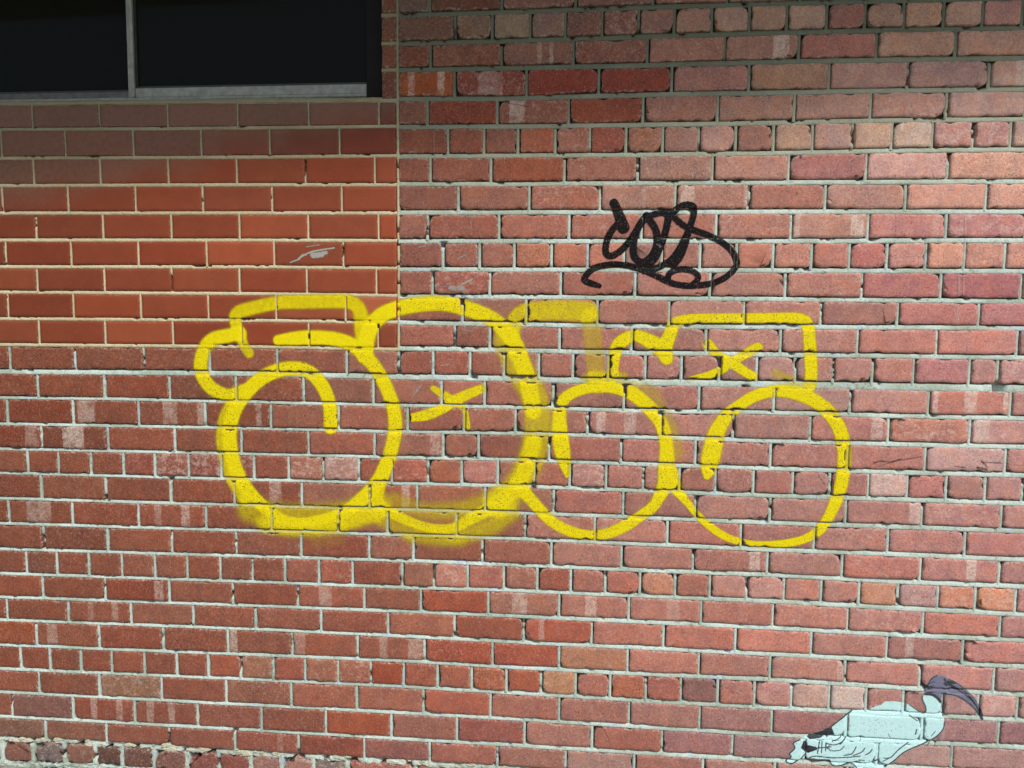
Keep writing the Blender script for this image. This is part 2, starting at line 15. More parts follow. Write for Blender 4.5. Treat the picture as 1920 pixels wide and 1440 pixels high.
YELLOW = [([(-1.0666,1.4719,0.036),(-1.0823,1.4961,0.0362),(-1.0977,1.5375,0.0396),(-1.1112,1.579,0.0432),(-1.0962,1.605,0.0468),(-1.0403,1.6209,0.0465),(-0.9686,1.6352,0.0463),(-0.8976,1.6391,0.0478),(-0.7917,1.6416,0.049),(-0.7304,1.6403,0.049),(-0.7009,1.6218,0.0487),(-0.6924,1.5913,0.0522),(-0.6875,1.5402,0.0525),(-0.6774,1.4942,0.049)],0.74,0.4),([(-0.9671,1.5148,0.0358),(-0.8993,1.5225,0.0481),(-0.8283,1.525,0.0478),(-0.7667,1.5188,0.0475),(-0.7194,1.5005,0.0475),(-0.6706,1.46,0.0475),(-0.6307,1.4056,0.0472),(-0.6012,1.3441,0.0472),(-0.584,1.2839,0.0472),(-0.5824,1.2319,0.0475),(-0.5914,1.1795,0.0475),(-0.6128,1.1142,0.0475),(-0.6485,1.0499,0.0478),(-0.6915,1.0009,0.0481),(-0.7455,0.9584,0.0394),(-0.8176,0.931,0.0324),(-0.8992,0.9139,0.0309),(-0.9663,0.9261,0.0328),(-1.0258,0.9637,0.0403),(-1.085,1.0247,0.0497),(-1.1237,1.1006,0.0494),(-1.138,1.1929,0.0494),(-1.1235,1.273,0.0494),(-1.082,1.3389,0.0489),(-1.0232,1.3924,0.0486),(-0.9508,1.4214,0.0483),(-0.8794,1.419,0.0481),(-0.8336,1.3851,0.0481),(-0.8058,1.3334,0.0481),(-0.7958,1.2796,0.0478),(-0.7963,1.2342,0.0483)],0.97,0.38),([(-1.0959,1.5358,0.0486),(-1.1412,1.5267,0.0489),(-1.1868,1.5157,0.0491),(-1.2186,1.4822,0.0491),(-1.2327,1.4295,0.0494),(-1.2193,1.3823,0.0494),(-1.1873,1.3494,0.0491),(-1.1367,1.3309,0.0491),(-1.091,1.3458,0.0489)],0.9,0.4),([(-1.1041,1.3262,0.0473),(-1.1453,1.2725,0.0476),(-1.1633,1.2066,0.0476),(-1.1576,1.139,0.0478),(-1.1356,1.0591,0.0478),(-1.0894,0.9887,0.0476)],0.7,0.4),([(-1.0179,0.9009,0.0622),(-0.9086,0.892,0.0619),(-0.7819,0.909,0.0612),(-0.6562,0.9488,0.0605)],0.6,0.7),([(-1.0718,0.9532,0.103),(-0.9625,0.9334,0.1019),(-0.7635,0.9453,0.1008),(-0.656,0.9843,0.0997)],0.55,0.6),([(-0.611,1.1178,0.0458),(-0.6344,1.0468,0.046),(-0.6452,1.0023,0.046),(-0.6277,0.9728,0.046),(-0.5816,0.9513,0.0354),(-0.5146,0.9234,0.0319),(-0.4494,0.9097,0.0315),(-0.3916,0.9152,0.0315),(-0.3394,0.9434,0.0383),(-0.2754,0.9788,0.045),(-0.2274,1.017,0.0447)],0.78,0.4),([(-0.6208,0.9322,0.0673),(-0.5146,0.8915,0.0669),(-0.3915,0.887,0.0665),(-0.2784,0.9174,0.0657),(-0.2011,0.9725,0.0657)],0.55,0.7),([(-0.585,0.9954,0.0708),(-0.4793,0.967,0.0704),(-0.3396,0.982,0.0696),(-0.2533,1.0231,0.0692)],0.5,0.7),([(-0.6811,1.4667,0.0525),(-0.6701,1.5319,0.0525),(-0.6524,1.573,0.0522),(-0.6174,1.6038,0.0519),(-0.5654,1.6229,0.0519),(-0.4965,1.6352,0.0516),(-0.4194,1.6374,0.0513),(-0.3426,1.6196,0.051),(-0.2797,1.5949,0.051),(-0.2355,1.5618,0.0507),(-0.203,1.5203,0.0504),(-0.1806,1.4735,0.0507),(-0.1632,1.4231,0.0507),(-0.1472,1.3608,0.0507),(-0.1364,1.3016,0.051)],0.97,0.38),([(-0.2233,1.52,0.0913),(-0.1853,1.4363,0.0913),(-0.137,1.3525,0.0913),(-0.1224,1.2678,0.0913),(-0.1284,1.1993,0.0918),(-0.148,1.1301,0.0918),(-0.1882,1.0564,0.0923),(-0.2444,0.9973,0.0934)],0.56,0.38),([(-0.1352,1.1991,0.051),(-0.1597,1.1125,0.0513),(-0.1984,1.0422,0.0516),(-0.253,0.9917,0.0519)],0.7,0.4),([(-0.5281,1.2712,0.028),(-0.4793,1.2809,0.0383),(-0.4273,1.3026,0.0346),(-0.3791,1.3344,0.0378),(-0.3276,1.3576,0.0342),(-0.3037,1.3682,0.0308)],0.9,0.4),([(-0.4585,1.3673,0.0208),(-0.4187,1.344,0.0311),(-0.3842,1.3223,0.0241),(-0.3548,1.2972,0.0206),(-0.3477,1.2458,0.0241)],0.8,0.4),([(-0.2027,1.4866,0.0439),(-0.2033,1.5538,0.047),(-0.1869,1.5974,0.0605),(-0.1401,1.6145,0.0672),(-0.0567,1.6185,0.0697),(0.0296,1.6159,0.0693)],0.72,0.38),([(0.0398,1.5961,0.0627),(0.0478,1.5232,0.0631),(0.0576,1.4399,0.0631),(0.0669,1.3864,0.0598)],0.5,0.38),([(0.1129,1.4107,0.0299),(0.1136,1.4574,0.0363),(0.1209,1.5041,0.0429),(0.1466,1.531,0.0426),(0.1841,1.5413,0.0394),(0.2288,1.522,0.0489),(0.2636,1.4993,0.0554),(0.2757,1.473,0.0424)],0.97,0.38),([(0.2699,1.5093,0.0456),(0.2865,1.5556,0.0424),(0.2988,1.5837,0.0356),(0.3534,1.5956,0.0324),(0.4498,1.5981,0.032),(0.5772,1.6009,0.0316),(0.6689,1.6001,0.0348),(0.6949,1.5793,0.0379),(0.7035,1.5227,0.0393),(0.7113,1.4496,0.0395),(0.7119,1.3974,0.0379)],0.98,0.38),([(-0.0253,1.0956,0.0169),(-0.0361,1.1433,0.0439),(-0.0472,1.2012,0.0558),(-0.0532,1.2693,0.047),(-0.049,1.3236,0.0403),(-0.0226,1.3546,0.037),(0.0272,1.3757,0.0367),(0.0886,1.3818,0.0365),(0.1501,1.3711,0.0429),(0.1969,1.3451,0.0462),(0.234,1.309,0.0462),(0.2647,1.266,0.0429),(0.2792,1.2175,0.0429),(0.2836,1.1754,0.0462),(0.2849,1.1246,0.0561),(0.2811,1.082,0.0495),(0.2656,1.039,0.0398),(0.2417,1.0006,0.0365),(0.2008,0.9683,0.0367),(0.1596,0.9394,0.0403),(0.1097,0.9151,0.0372),(0.0558,0.9046,0.0338),(-0.0088,0.9145,0.0374),(-0.0723,0.9454,0.0374),(-0.1121,0.984,0.0408),(-0.1502,1.0263,0.041),(-0.1883,1.0685,0.0376)],0.97,0.38),([(0.0463,1.423,0.0232),(0.1296,1.4042,0.033),(0.2291,1.3758,0.0394),(0.2632,1.3263,0.0328),(0.301,1.26,0.0328),(0.323,1.1764,0.0394)],0.42,1.0),([(0.0216,1.4092,0.0266),(0.1458,1.4195,0.0264)],0.5,0.6),([(0.4103,1.1078,0.0262),(0.4158,1.1417,0.0554),(0.4239,1.1957,0.0616),(0.4384,1.253,0.0522),(0.466,1.3003,0.0421),(0.4989,1.3292,0.0386),(0.5382,1.3565,0.0384),(0.5856,1.3738,0.0384),(0.6333,1.378,0.0413),(0.6846,1.3674,0.0445),(0.7331,1.3453,0.0442),(0.7692,1.3148,0.0442),(0.7995,1.271,0.0427),(0.8159,1.2219,0.0442),(0.8213,1.1724,0.0427),(0.818,1.1058,0.0413),(0.8033,1.042,0.0398),(0.7862,0.9961,0.0352),(0.7685,0.9619,0.0352),(0.7471,0.9375,0.032),(0.7189,0.9196,0.0288),(0.684,0.9064,0.0274),(0.6229,0.8957,0.0259),(0.5709,0.8938,0.0244),(0.525,0.899,0.0244),(0.4721,0.9159,0.0262),(0.4302,0.9418,0.0262),(0.3914,0.9746,0.0248),(0.3624,1.0078,0.0247),(0.3368,1.0377,0.0297),(0.3128,1.071,0.0429),(0.2986,1.108,0.0495)],0.98,0.38),([(0.4009,1.5175,0.0354),(0.4292,1.4882,0.029),(0.467,1.4657,0.032),(0.5064,1.44,0.032),(0.5391,1.4208,0.0288)],0.95,0.4),([(0.5487,1.5094,0.035),(0.5174,1.4927,0.032),(0.4672,1.4592,0.0288),(0.4231,1.4288,0.029),(0.3523,1.4112,0.0162)],0.92,0.4),([(0.6074,1.4317,0.0318),(0.6962,1.3938,0.0316)],0.5,0.7),([(-0.2064,1.5202,0.1605),(-0.1281,1.3187,0.1605),(-0.1348,1.1648,0.1615),(-0.2188,1.0242,0.1634),(-0.3741,0.9141,0.1663)],0.16,1.2),([(-0.9007,1.4256,0.1068),(-1.0633,1.3708,0.1086),(-1.1391,1.2284,0.1098),(-1.1072,1.0151,0.1104),(-0.9084,0.9046,0.1092),(-0.6738,0.9926,0.1068)],0.12,1.2),([(-0.0523,1.3202,0.0924),(0.0888,1.3734,0.0913),(0.2645,1.276,0.0902),(0.2932,1.1248,0.0908),(0.1562,0.941,0.0924),(-0.0466,0.934,0.0935)],0.12,1.2),([(0.2969,1.5918,0.0713),(0.688,1.5954,0.0691),(0.7114,1.4088,0.0695)],0.12,1.2),([(0.4391,1.1793,0.0848),(0.5856,1.3738,0.0832),(0.7964,1.2709,0.0816),(0.8052,1.0721,0.0827),(0.6196,0.8973,0.0842)],0.1,1.2),([(-1.1126,1.5962,0.0864),(-0.8976,1.6391,0.085),(-0.7044,1.6167,0.084),(-0.6791,1.4976,0.084)],0.14,1.2),([(-0.9708,1.5113,0.0859),(-0.7578,1.5223,0.0845),(-0.5925,1.327,0.084),(-0.5933,1.1358,0.0845)],0.12,1.2),([(-0.6524,1.5661,0.0875),(-0.4793,1.6353,0.086),(-0.2576,1.5868,0.0845)],0.12,1.2),([(-0.8548,0.8471,0.0473),(-0.7643,0.8612,0.0468)],0.25,1.2),([(-0.5323,0.8695,0.046),(-0.374,0.8699,0.0455)],0.3,1.2)]
BLACK = [([(0.1034,1.9472,0.0261),(0.1136,1.9262,0.0275),(0.1256,1.8972,0.0324),(0.1342,1.8729,0.0359)],1.0,0.22),([(0.1193,1.8875,0.0194),(0.0971,1.8616,0.0196),(0.0831,1.8276,0.0196),(0.082,1.7966,0.0196),(0.097,1.7869,0.0196),(0.1212,1.7983,0.0197),(0.1483,1.8259,0.0196),(0.1718,1.8615,0.0194),(0.1937,1.8938,0.0194),(0.2287,1.9146,0.0193),(0.2751,1.9208,0.0192)],1.0,0.22),([(0.203,1.9098,0.0211),(0.175,1.8648,0.0211),(0.1649,1.8114,0.0212),(0.1721,1.7805,0.0212),(0.1951,1.7676,0.0211),(0.2206,1.7855,0.0211),(0.2359,1.8195,0.0211),(0.2349,1.8582,0.0209),(0.2197,1.8872,0.0211),(0.2014,1.9082,0.0209)],1.0,0.22),([(0.2705,1.9128,0.0208),(0.2637,1.8679,0.0209),(0.2473,1.8146,0.0209),(0.2289,1.7758,0.0211),(0.1955,1.7497,0.0211)],0.95,0.22),([(0.2625,1.9128,0.0192),(0.2832,1.9176,0.0192),(0.2988,1.9335,0.0192),(0.3226,1.9414,0.0191),(0.3435,1.9349,0.0192),(0.3443,1.9078,0.0192),(0.3327,1.8677,0.0192),(0.3194,1.8276,0.0272),(0.3029,1.7872,0.0306),(0.2875,1.7613,0.0242)],1.0,0.22),([(0.3193,1.8324,0.0193),(0.2869,1.7823,0.0193),(0.2568,1.7596,0.0193),(0.2232,1.7449,0.0194),(0.199,1.7415,0.0196)],0.95,0.22),([(0.2769,1.916,0.0185),(0.3049,1.8871,0.0184),(0.3407,1.8677,0.0184),(0.3858,1.8516,0.0183),(0.4263,1.8324,0.0183),(0.4589,1.8067,0.0183),(0.4774,1.7746,0.0183),(0.4735,1.7505,0.0183),(0.4457,1.723,0.0184),(0.4064,1.705,0.0184),(0.3456,1.6966,0.0185),(0.2972,1.7013,0.0185),(0.2694,1.7109,0.0186),(0.2399,1.7254,0.0186),(0.2038,1.7416,0.0187),(0.1629,1.7545,0.0186),(0.122,1.7609,0.0189),(0.0828,1.7591,0.0189),(0.0469,1.7492,0.0189),(0.0242,1.7295,0.019),(0.0179,1.713,0.019),(0.0379,1.7033,0.019),(0.0644,1.6952,0.0132)],1.0,0.22),([(0.2725,1.7158,0.0177),(0.2785,1.7353,0.0177),(0.312,1.7468,0.0177),(0.3492,1.7404,0.0177),(0.3642,1.7211,0.0176),(0.3487,1.7015,0.0176)],1.0,0.22)]
SCRIB_A = [([(-0.9222,1.7649,0.0053),(-0.892,1.7752,0.0053)],0.8,0.5),([(-0.8955,1.7769,0.0062),(-0.8513,1.7989,0.0061),(-0.7777,1.8107,0.0061)],0.8,0.5),([(-0.8514,1.7888,0.0141),(-0.804,1.7956,0.014)],0.75,0.6),([(-0.8462,1.7837,0.0158),(-0.8181,1.7871,0.0157)],0.7,0.6),([(-0.8686,1.814,0.0053),(-0.8247,1.8208,0.0053)],0.6,0.6),([(-0.892,1.7802,0.0044),(-0.8812,1.7904,0.0044),(-0.869,1.787,0.0044)],0.7,0.5)]
SCRIB_B = [([(-0.4536,1.6892,0.0043),(-0.4075,1.6911,0.0043)],0.6,0.6),([(-0.4024,1.6861,0.0187),(-0.3633,1.6847,0.0187)],0.7,0.6),([(-0.3802,1.6729,0.0085),(-0.3496,1.6563,0.0085)],0.6,0.6),([(-0.3667,1.698,0.0076),(-0.3329,1.7132,0.0076)],0.75,0.5),([(-0.394,1.7179,0.0043),(-0.3668,1.7247,0.0042)],0.6,0.6),([(-0.5066,1.8126,0.0051),(-0.481,1.8176,0.0051)],0.6,0.6),([(-0.3806,1.7762,0.0068),(-0.3569,1.7895,0.0068)],0.6,0.6),([(-0.3524,1.9066,0.0059),(-0.3053,1.9065,0.0059)],0.6,0.6),([(-0.3628,1.5572,0.0103),(-0.3355,1.5491,0.0103)],0.55,0.6),([(-0.4362,1.4394,0.0052),(-0.4069,1.4449,0.0052)],0.6,0.6),([(-0.5245,1.342,0.007),(-0.4966,1.3769,0.0069)],0.6,0.5)]
SCRIB_C = [([(0.9085,1.1614,0.0055),(0.9302,1.1686,0.0055),(0.9554,1.166,0.0055),(0.9892,1.1767,0.0055)],0.8,0.7),([(0.9355,1.1555,0.0047),(0.974,1.1698,0.0047),(1.048,1.1848,0.0047)],0.7,0.7),([(1.1455,1.1579,0.0046),(1.1765,1.1554,0.0046)],0.8,0.6),([(1.2102,1.1563,0.0077),(1.2382,1.1505,0.0077)],0.9,0.5),([(1.2215,1.173,0.0046),(1.2767,1.1712,0.0046)],0.75,0.6),([(1.2767,1.1712,0.003),(1.3594,1.1636,0.003)],0.6,0.6),([(0.7458,1.1205,0.004),(0.7661,1.091,0.004)],0.7,0.5),([(1.2213,1.1762,0.0054),(1.2409,1.1572,0.0054)],0.85,0.5)]
DRIPS = [([(0.4508,2.05,0.0032),(0.4563,1.8835,0.0032),(0.4638,1.6584,0.0032),(0.4731,1.3304,0.0032)],0.45,0.6),([(0.4891,0.9949,0.0033),(0.4919,0.9097,0.0033),(0.5178,0.825,0.0033),(0.5031,0.7728,0.0033)],0.35,0.6),([(1.0607,1.9985,0.003),(1.0623,1.9133,0.003),(1.0663,1.757,0.003)],0.5,0.6),([(1.1335,1.9053,0.0039),(1.1384,1.8198,0.0039),(1.1398,1.6628,0.004)],0.6,0.6),([(1.1249,1.7384,0.0076),(1.1292,1.6628,0.0076)],0.45,0.7),([(1.1255,1.6469,0.0045),(1.1288,1.5358,0.0046)],0.4,0.6),([(0.749,2.1669,0.0031),(0.746,2.0942,0.0031)],0.6,0.6),([(1.2099,2.5092,0.0029),(1.2145,2.4574,0.0029)],0.5,0.6),([(1.1189,1.8976,0.0045),(1.1192,1.8385,0.0045)],0.4,0.6),([(0.2897,2.2639,0.0038),(0.2888,2.2389,0.0038)],0.5,0.6),([(-0.4557,2.1797,0.003),(-0.4556,2.0986,0.003)],0.5,0.6),([(0.2792,2.0674,0.0032),(0.2805,2.0197,0.0032)],0.45,0.6)]
B_BODY = [(1.0949,0.4341),(1.0908,0.4209),(1.101,0.3955),(1.1027,0.3782),(1.0942,0.3734),(1.0736,0.3852),(1.0487,0.4012),(1.0123,0.4078),(0.9803,0.4052),(0.9688,0.3945),(0.9451,0.3844),(0.9295,0.3726),(0.8851,0.37),(0.8654,0.3557),(0.838,0.3322),(0.8184,0.3134),(0.7904,0.2985),(0.75,0.2828),(0.726,0.2658),(0.7059,0.2535),(0.7107,0.236),(0.695,0.2172),(0.7003,0.2064),(0.6868,0.1921),(0.6921,0.1858),(0.7087,0.1846),(0.7328,0.2018),(0.749,0.2072),(0.8191,0.2028),(0.8301,0.1858),(0.8527,0.185),(0.8849,0.196),(0.9021,0.1771),(0.9189,0.1671),(0.9673,0.1748),(0.9986,0.1989),(1.0372,0.2344),(1.0604,0.2535),(1.1072,0.2783),(1.1379,0.302),(1.1566,0.3249),(1.1611,0.3513),(1.1537,0.3769),(1.1479,0.4112),(1.1447,0.4326),(1.1265,0.4381)]
B_HEAD = [(1.0948,0.4363),(1.1012,0.4647),(1.11,0.4868),(1.1271,0.4997),(1.1469,0.5008),(1.1632,0.4918),(1.1835,0.4821),(1.2123,0.4622),(1.2394,0.4357),(1.2608,0.4068),(1.2731,0.3773),(1.2778,0.3646),(1.2718,0.3604),(1.2625,0.3767),(1.2434,0.4015),(1.2185,0.4216),(1.186,0.4371),(1.1503,0.4394),(1.1474,0.4198),(1.1414,0.4194),(1.1268,0.4338)]
B_TAIL = [[(0.7461,0.2781),(0.7703,0.2906),(0.7964,0.301),(0.8003,0.3057),(0.8204,0.3144),(0.8272,0.2985),(0.8317,0.2899),(0.8197,0.2826),(0.8077,0.2774),(0.8033,0.2838),(0.7874,0.274),(0.7548,0.2676)],[(0.7366,0.2598),(0.7468,0.2626),(0.7453,0.2492),(0.7597,0.2479),(0.7763,0.2445),(0.7808,0.2359),(0.7707,0.2308),(0.7525,0.223),(0.74,0.2267),(0.7292,0.2393)],[(1.1483,0.4759),(1.1636,0.4853),(1.1796,0.4819),(1.1682,0.4727),(1.1567,0.4656)]]
B_LINES = [([(1.0988,0.4365,0.0092),(1.1187,0.4355,0.0092),(1.1351,0.4256,0.0092),(1.1458,0.4132,0.0092)],1,0.3),([(1.0982,0.4473,0.004),(1.1031,0.467,0.004),(1.1138,0.4891,0.004),(1.1291,0.4998,0.004)],1,0.3),([(1.0904,0.4296,0.0035),(1.0919,0.4167,0.0035),(1.1018,0.3955,0.0035),(1.1027,0.3782,0.0035),(1.0942,0.3725,0.0035),(1.0736,0.3852,0.0035),(1.0528,0.3993,0.0035)],1,0.3),([(0.881,0.3698,0.0047),(0.8654,0.3557,0.0047),(0.838,0.3313,0.0047),(0.8184,0.3125,0.0047)],1,0.3),([(0.726,0.2658,0.0042),(0.7059,0.2535,0.0042),(0.7107,0.236,0.0042),(0.695,0.2172,0.0042),(0.7003,0.2064,0.0042),(0.6868,0.1921,0.0042),(0.6921,0.1849,0.0042),(0.7087,0.1846,0.0042),(0.7327,0.204,0.0042),(0.7446,0.2159,0.0042)],1,0.3),([(0.7573,0.2078,0.0036),(0.7776,0.2135,0.0036),(0.827,0.2113,0.0035),(0.8758,0.2162,0.0035),(0.9122,0.2221,0.0035)],1,0.3),([(0.8191,0.2028,0.0042),(0.8301,0.1858,0.0042),(0.8527,0.185,0.0042),(0.8849,0.196,0.0041),(0.9039,0.1826,0.0041)],1,0.3),([(1.1611,0.3513,0.004),(1.1574,0.325,0.004),(1.138,0.2998,0.004),(1.1072,0.2783,0.0041),(1.0604,0.2535,0.0041),(1.0371,0.2366,0.0041),(1.018,0.2156,0.0041),(0.9908,0.1918,0.0041)],1,0.3),([(1.0552,0.2751,0.0035),(1.0283,0.2514,0.0035),(1.0054,0.2236,0.0035),(0.9854,0.2201,0.0035)],1,0.3),([(1.0758,0.3048,0.0041),(1.079,0.3202,0.004)],1,0.3),([(1.0546,0.3646,0.0035),(1.0795,0.3486,0.0035)],1,0.3),([(0.8494,0.2579,0.0035),(0.8611,0.2719,0.0035),(0.8667,0.2832,0.0035),(0.8572,0.2672,0.0035),(0.8332,0.2547,0.0035),(0.8086,0.2576,0.0035)],1,0.3),([(0.826,0.2343,0.003),(0.8503,0.2381,0.003),(0.862,0.2521,0.003)],1,0.3),([(0.8633,0.2212,0.0035),(0.8875,0.2293,0.0035),(0.8986,0.2521,0.0035)],1,0.3),([(0.8918,0.223,0.0035),(0.9157,0.2355,0.0035),(0.9252,0.2494,0.0035)],1,0.3),([(0.9283,0.2275,0.0035),(0.9401,0.2349,0.0035),(0.9477,0.2464,0.0035)],1,0.3),([(1.1501,0.407,0.004),(1.1562,0.3683,0.004)],1,0.3),([(0.9497,0.2046,0.0041),(0.9695,0.2147,0.0041)],1,0.3),([(0.9088,0.2086,0.0035),(0.925,0.2096,0.0035)],1,0.3),([(0.7453,0.199,0.0072),(0.8192,0.2019,0.0071)],1,0.3),([(0.7813,0.2226,0.0036),(0.7858,0.2628,0.0036)],1,0.3),([(0.7935,0.2256,0.0036),(0.794,0.2633,0.0035)],1,0.3),([(0.7785,0.2402,0.0036),(0.8213,0.2473,0.0036)],1,0.3),([(0.8055,0.233,0.0036),(0.8064,0.2597,0.0036)],1,0.3),([(0.809,0.2465,0.0035),(0.8219,0.2341,0.0035)],1,0.3),([(0.817,0.2515,0.003),(0.8093,0.2399,0.003)],1,0.3),([(1.124,0.3011,0.0023),(1.1351,0.3171,0.0023)],1,0.3),([(1.1119,0.2654,0.0023),(1.1209,0.2835,0.0023)],1,0.3),([(1.1356,0.2713,0.0023),(1.1498,0.3027,0.0023)],1,0.3),([(1.1517,0.4847,0.004),(1.1845,0.465,0.004),(1.2169,0.4495,0.004),(1.2422,0.4208,0.004),(1.2639,0.3876,0.004),(1.2731,0.3644,0.004)],1,0.3),([(1.1503,0.4394,0.004),(1.186,0.4379,0.004),(1.2185,0.4216,0.004),(1.2434,0.4015,0.004),(1.2625,0.3767,0.004),(1.2709,0.3621,0.004)],1,0.3),([(1.1633,0.4896,0.0029),(1.1835,0.4821,0.0029),(1.2123,0.4622,0.0028),(1.2394,0.4357,0.0028),(1.2608,0.4068,0.0028),(1.2731,0.3773,0.0028)],1,0.3),([(1.1562,0.4763,0.0051),(1.1928,0.4568,0.0051),(1.2256,0.435,0.0051),(1.2508,0.4084,0.0051),(1.2713,0.3686,0.0052)],1,0.3),([(1.1054,0.4607,0.0029),(1.121,0.4658,0.0029)],1,0.3),([(1.104,0.4498,0.0029),(1.1197,0.455,0.0029)],1,0.3),([(1.1515,0.489,0.0052),(1.1621,0.4767,0.0052),(1.1837,0.4778,0.0051)],1,0.3),([(0.8564,0.2848,0.0029),(0.8406,0.2728,0.003),(0.8246,0.2652,0.003)],1,0.3),([(0.9132,0.2883,0.0018),(0.91,0.2705,0.0018)],1,0.3),([(0.9935,0.302,0.0018),(1.0002,0.2892,0.0018)],1,0.3),([(0.9819,0.2089,0.0029),(1.0094,0.2261,0.0029)],1,0.3),([(1.1087,0.4738,0.0029),(1.1223,0.4788,0.0029)],1,0.3)]
B_WASH = [([(1.1557,0.3553,0.0111),(1.1605,0.3121,0.0111),(1.1547,0.2856,0.0111)],0.5,0.6),([(1.0372,0.2344,0.0096),(1.1075,0.273,0.0096),(1.1267,0.2882,0.0095)],0.4,0.7),([(0.9368,0.3883,0.0064),(0.9416,0.3733,0.0064)],0.6,0.6),([(0.9527,0.3936,0.008),(0.9556,0.3763,0.0081)],0.6,0.6)]
CAM = {'loc':(0,-2.3266,1.5791),'right':(0.996023,0.088584,0.009491),'up':(-0.01675,0.08156,0.996528),'fwd':(-0.087503,0.992724,-0.082719),'f':1387.0}

# ---------------------------------------------------------------- camera, light, exposure
scene = bpy.context.scene
cam_data = bpy.data.cameras.new('camera')
cam = bpy.data.objects.new('camera', cam_data); scene.collection.objects.link(cam)
rt, up, fw = (Vector(CAM[k]) for k in ('right', 'up', 'fwd'))
M = Matrix((rt, up, -fw)).transposed().to_4x4(); M.translation = Vector(CAM['loc'])
cam.matrix_world = M
cam_data.sensor_width = 36.0; cam_data.lens = 36.0*CAM['f']/1920.0
cam_data.clip_start = 0.05; cam_data.clip_end = 500
scene.camera = cam

SUN_EL, SUN_AZ = math.radians(50), math.radians(34)      # height above the horizon; turn to the right of the wall's outward normal
world = bpy.data.worlds.new('World'); scene.world = world; world.use_nodes = True
wn = world.node_tree.nodes; wl = world.node_tree.links
sky = wn.new('ShaderNodeTexSky'); sky.sky_type = 'NISHITA'; sky.sun_disc = False
sky.sun_elevation = SUN_EL
sdir = Vector((math.sin(SUN_AZ)*math.cos(SUN_EL), -math.cos(SUN_AZ)*math.cos(SUN_EL), math.sin(SUN_EL)))
sky.sun_rotation = math.atan2(sdir.x, sdir.y)
sky.dust_density = 2.5; sky.air_density = 1.0
wl.new(sky.outputs[0], wn['Background'].inputs[0]); wn['Background'].inputs[1].default_value = 0.09
sun_data = bpy.data.lights.new('sun', 'SUN'); sun_data.energy = 2.6; sun_data.angle = math.radians(9); sun_data.color = (1.0, 0.975, 0.93)
sun = bpy.data.objects.new('sun', sun_data); scene.collection.objects.link(sun)
sun.rotation_euler = sdir.to_track_quat('Z', 'Y').to_euler(); sun.location = (3, -4, 5)
scene.view_settings.view_transform = 'Standard'; scene.view_settings.look = 'None'
scene.view_settings.exposure = 0.25; scene.view_settings.gamma = 1.0
scene.view_settings.use_curve_mapping = False
scene.render.engine = 'CYCLES'

rng = random.Random(7)
C = scene.collection
def lin(c): return tuple((v/255/12.92 if v/255 < .04045 else ((v/255+.055)/1.055)**2.4) for v in c)

# ---------------------------------------------------------------- node helpers
class NT:
    def __init__(s, name):
        s.m = bpy.data.materials.new(name); s.m.use_nodes = True
        s.t = s.m.node_tree; s.n = s.t.nodes; s.l = s.t.links
        s.b = s.n['Principled BSDF']; s.out = s.n['Material Output']
    def put(s, inp, v):
        if hasattr(v, 'is_output') or isinstance(v, bpy.types.NodeSocket): s.l.new(v, inp)
        else:
            if hasattr(inp.default_value, '__len__') and not hasattr(v, '__len__'): v = (v,)*len(inp.default_value)
            if hasattr(inp.default_value, '__len__') and len(inp.default_value) == 4 and len(v) == 3: v = (*v, 1)
            inp.default_value = v
    def math(s, op, a, b=0.0, c=0.0, clamp=False):
        n = s.n.new('ShaderNodeMath'); n.operation = op; n.use_clamp = clamp
        s.put(n.inputs[0], a); s.put(n.inputs[1], b); s.put(n.inputs[2], c); return n.outputs[0]
    def vmath(s, op, a, b=(0, 0, 0)):
        n = s.n.new('ShaderNodeVectorMath'); n.operation = op
        s.put(n.inputs[0], a); s.put(n.inputs[1], b); return n.outputs[0]
    def mix(s, f, a, b, mode='MIX'):
        n = s.n.new('ShaderNodeMix'); n.data_type = 'RGBA'; n.blend_type = mode; n.clamp_factor = True
        s.put(n.inputs[0], f); s.put(n.inputs[6], a); s.put(n.inputs[7], b); return n.outputs[2]
    def noise(s, vec, scale, detail=3, rough=.55, w=None):
        n = s.n.new('ShaderNodeTexNoise')
        if w is not None: n.noise_dimensions = '4D'; s.put(n.inputs['W'], w)
        s.put(n.inputs['Vector'], vec); n.inputs['Scale'].default_value = scale
        n.inputs['Detail'].default_value = detail; n.inputs['Roughness'].default_value = rough; return n.outputs[0]
    def vor(s, vec, scale, feature='F1'):
        n = s.n.new('ShaderNodeTexVoronoi'); n.feature = feature
        s.put(n.inputs['Vector'], vec); n.inputs['Scale'].default_value = scale; return n.outputs['Distance']
    def ramp(s, x, a, b, lo=0.0, hi=1.0):
        n = s.n.new('ShaderNodeMapRange'); n.interpolation_type = 'SMOOTHSTEP'; n.clamp = True
        s.put(n.inputs[0], x); s.put(n.inputs[1], a); s.put(n.inputs[2], b); s.put(n.inputs[3], lo); s.put(n.inputs[4], hi); return n.outputs[0]
    def attr(s, name):
        n = s.n.new('ShaderNodeAttribute'); n.attribute_name = name; return n
    def pos(s): return s.n.new('ShaderNodeNewGeometry').outputs['Position']
    def sep(s, v):
        n = s.n.new('ShaderNodeSeparateXYZ'); s.put(n.inputs[0], v); return n.outputs
    def sepc(s, v):
        n = s.n.new('ShaderNodeSeparateColor'); s.put(n.inputs[0], v); return n.outputs
    def bump(s, h, strength, dist, normal=None):
        n = s.n.new('ShaderNodeBump'); n.inputs['Strength'].default_value = strength; n.inputs['Distance'].default_value = dist
        s.put(n.inputs['Height'], h)
        if normal is not None: s.l.new(normal, n.inputs['Normal'])
        return n.outputs[0]

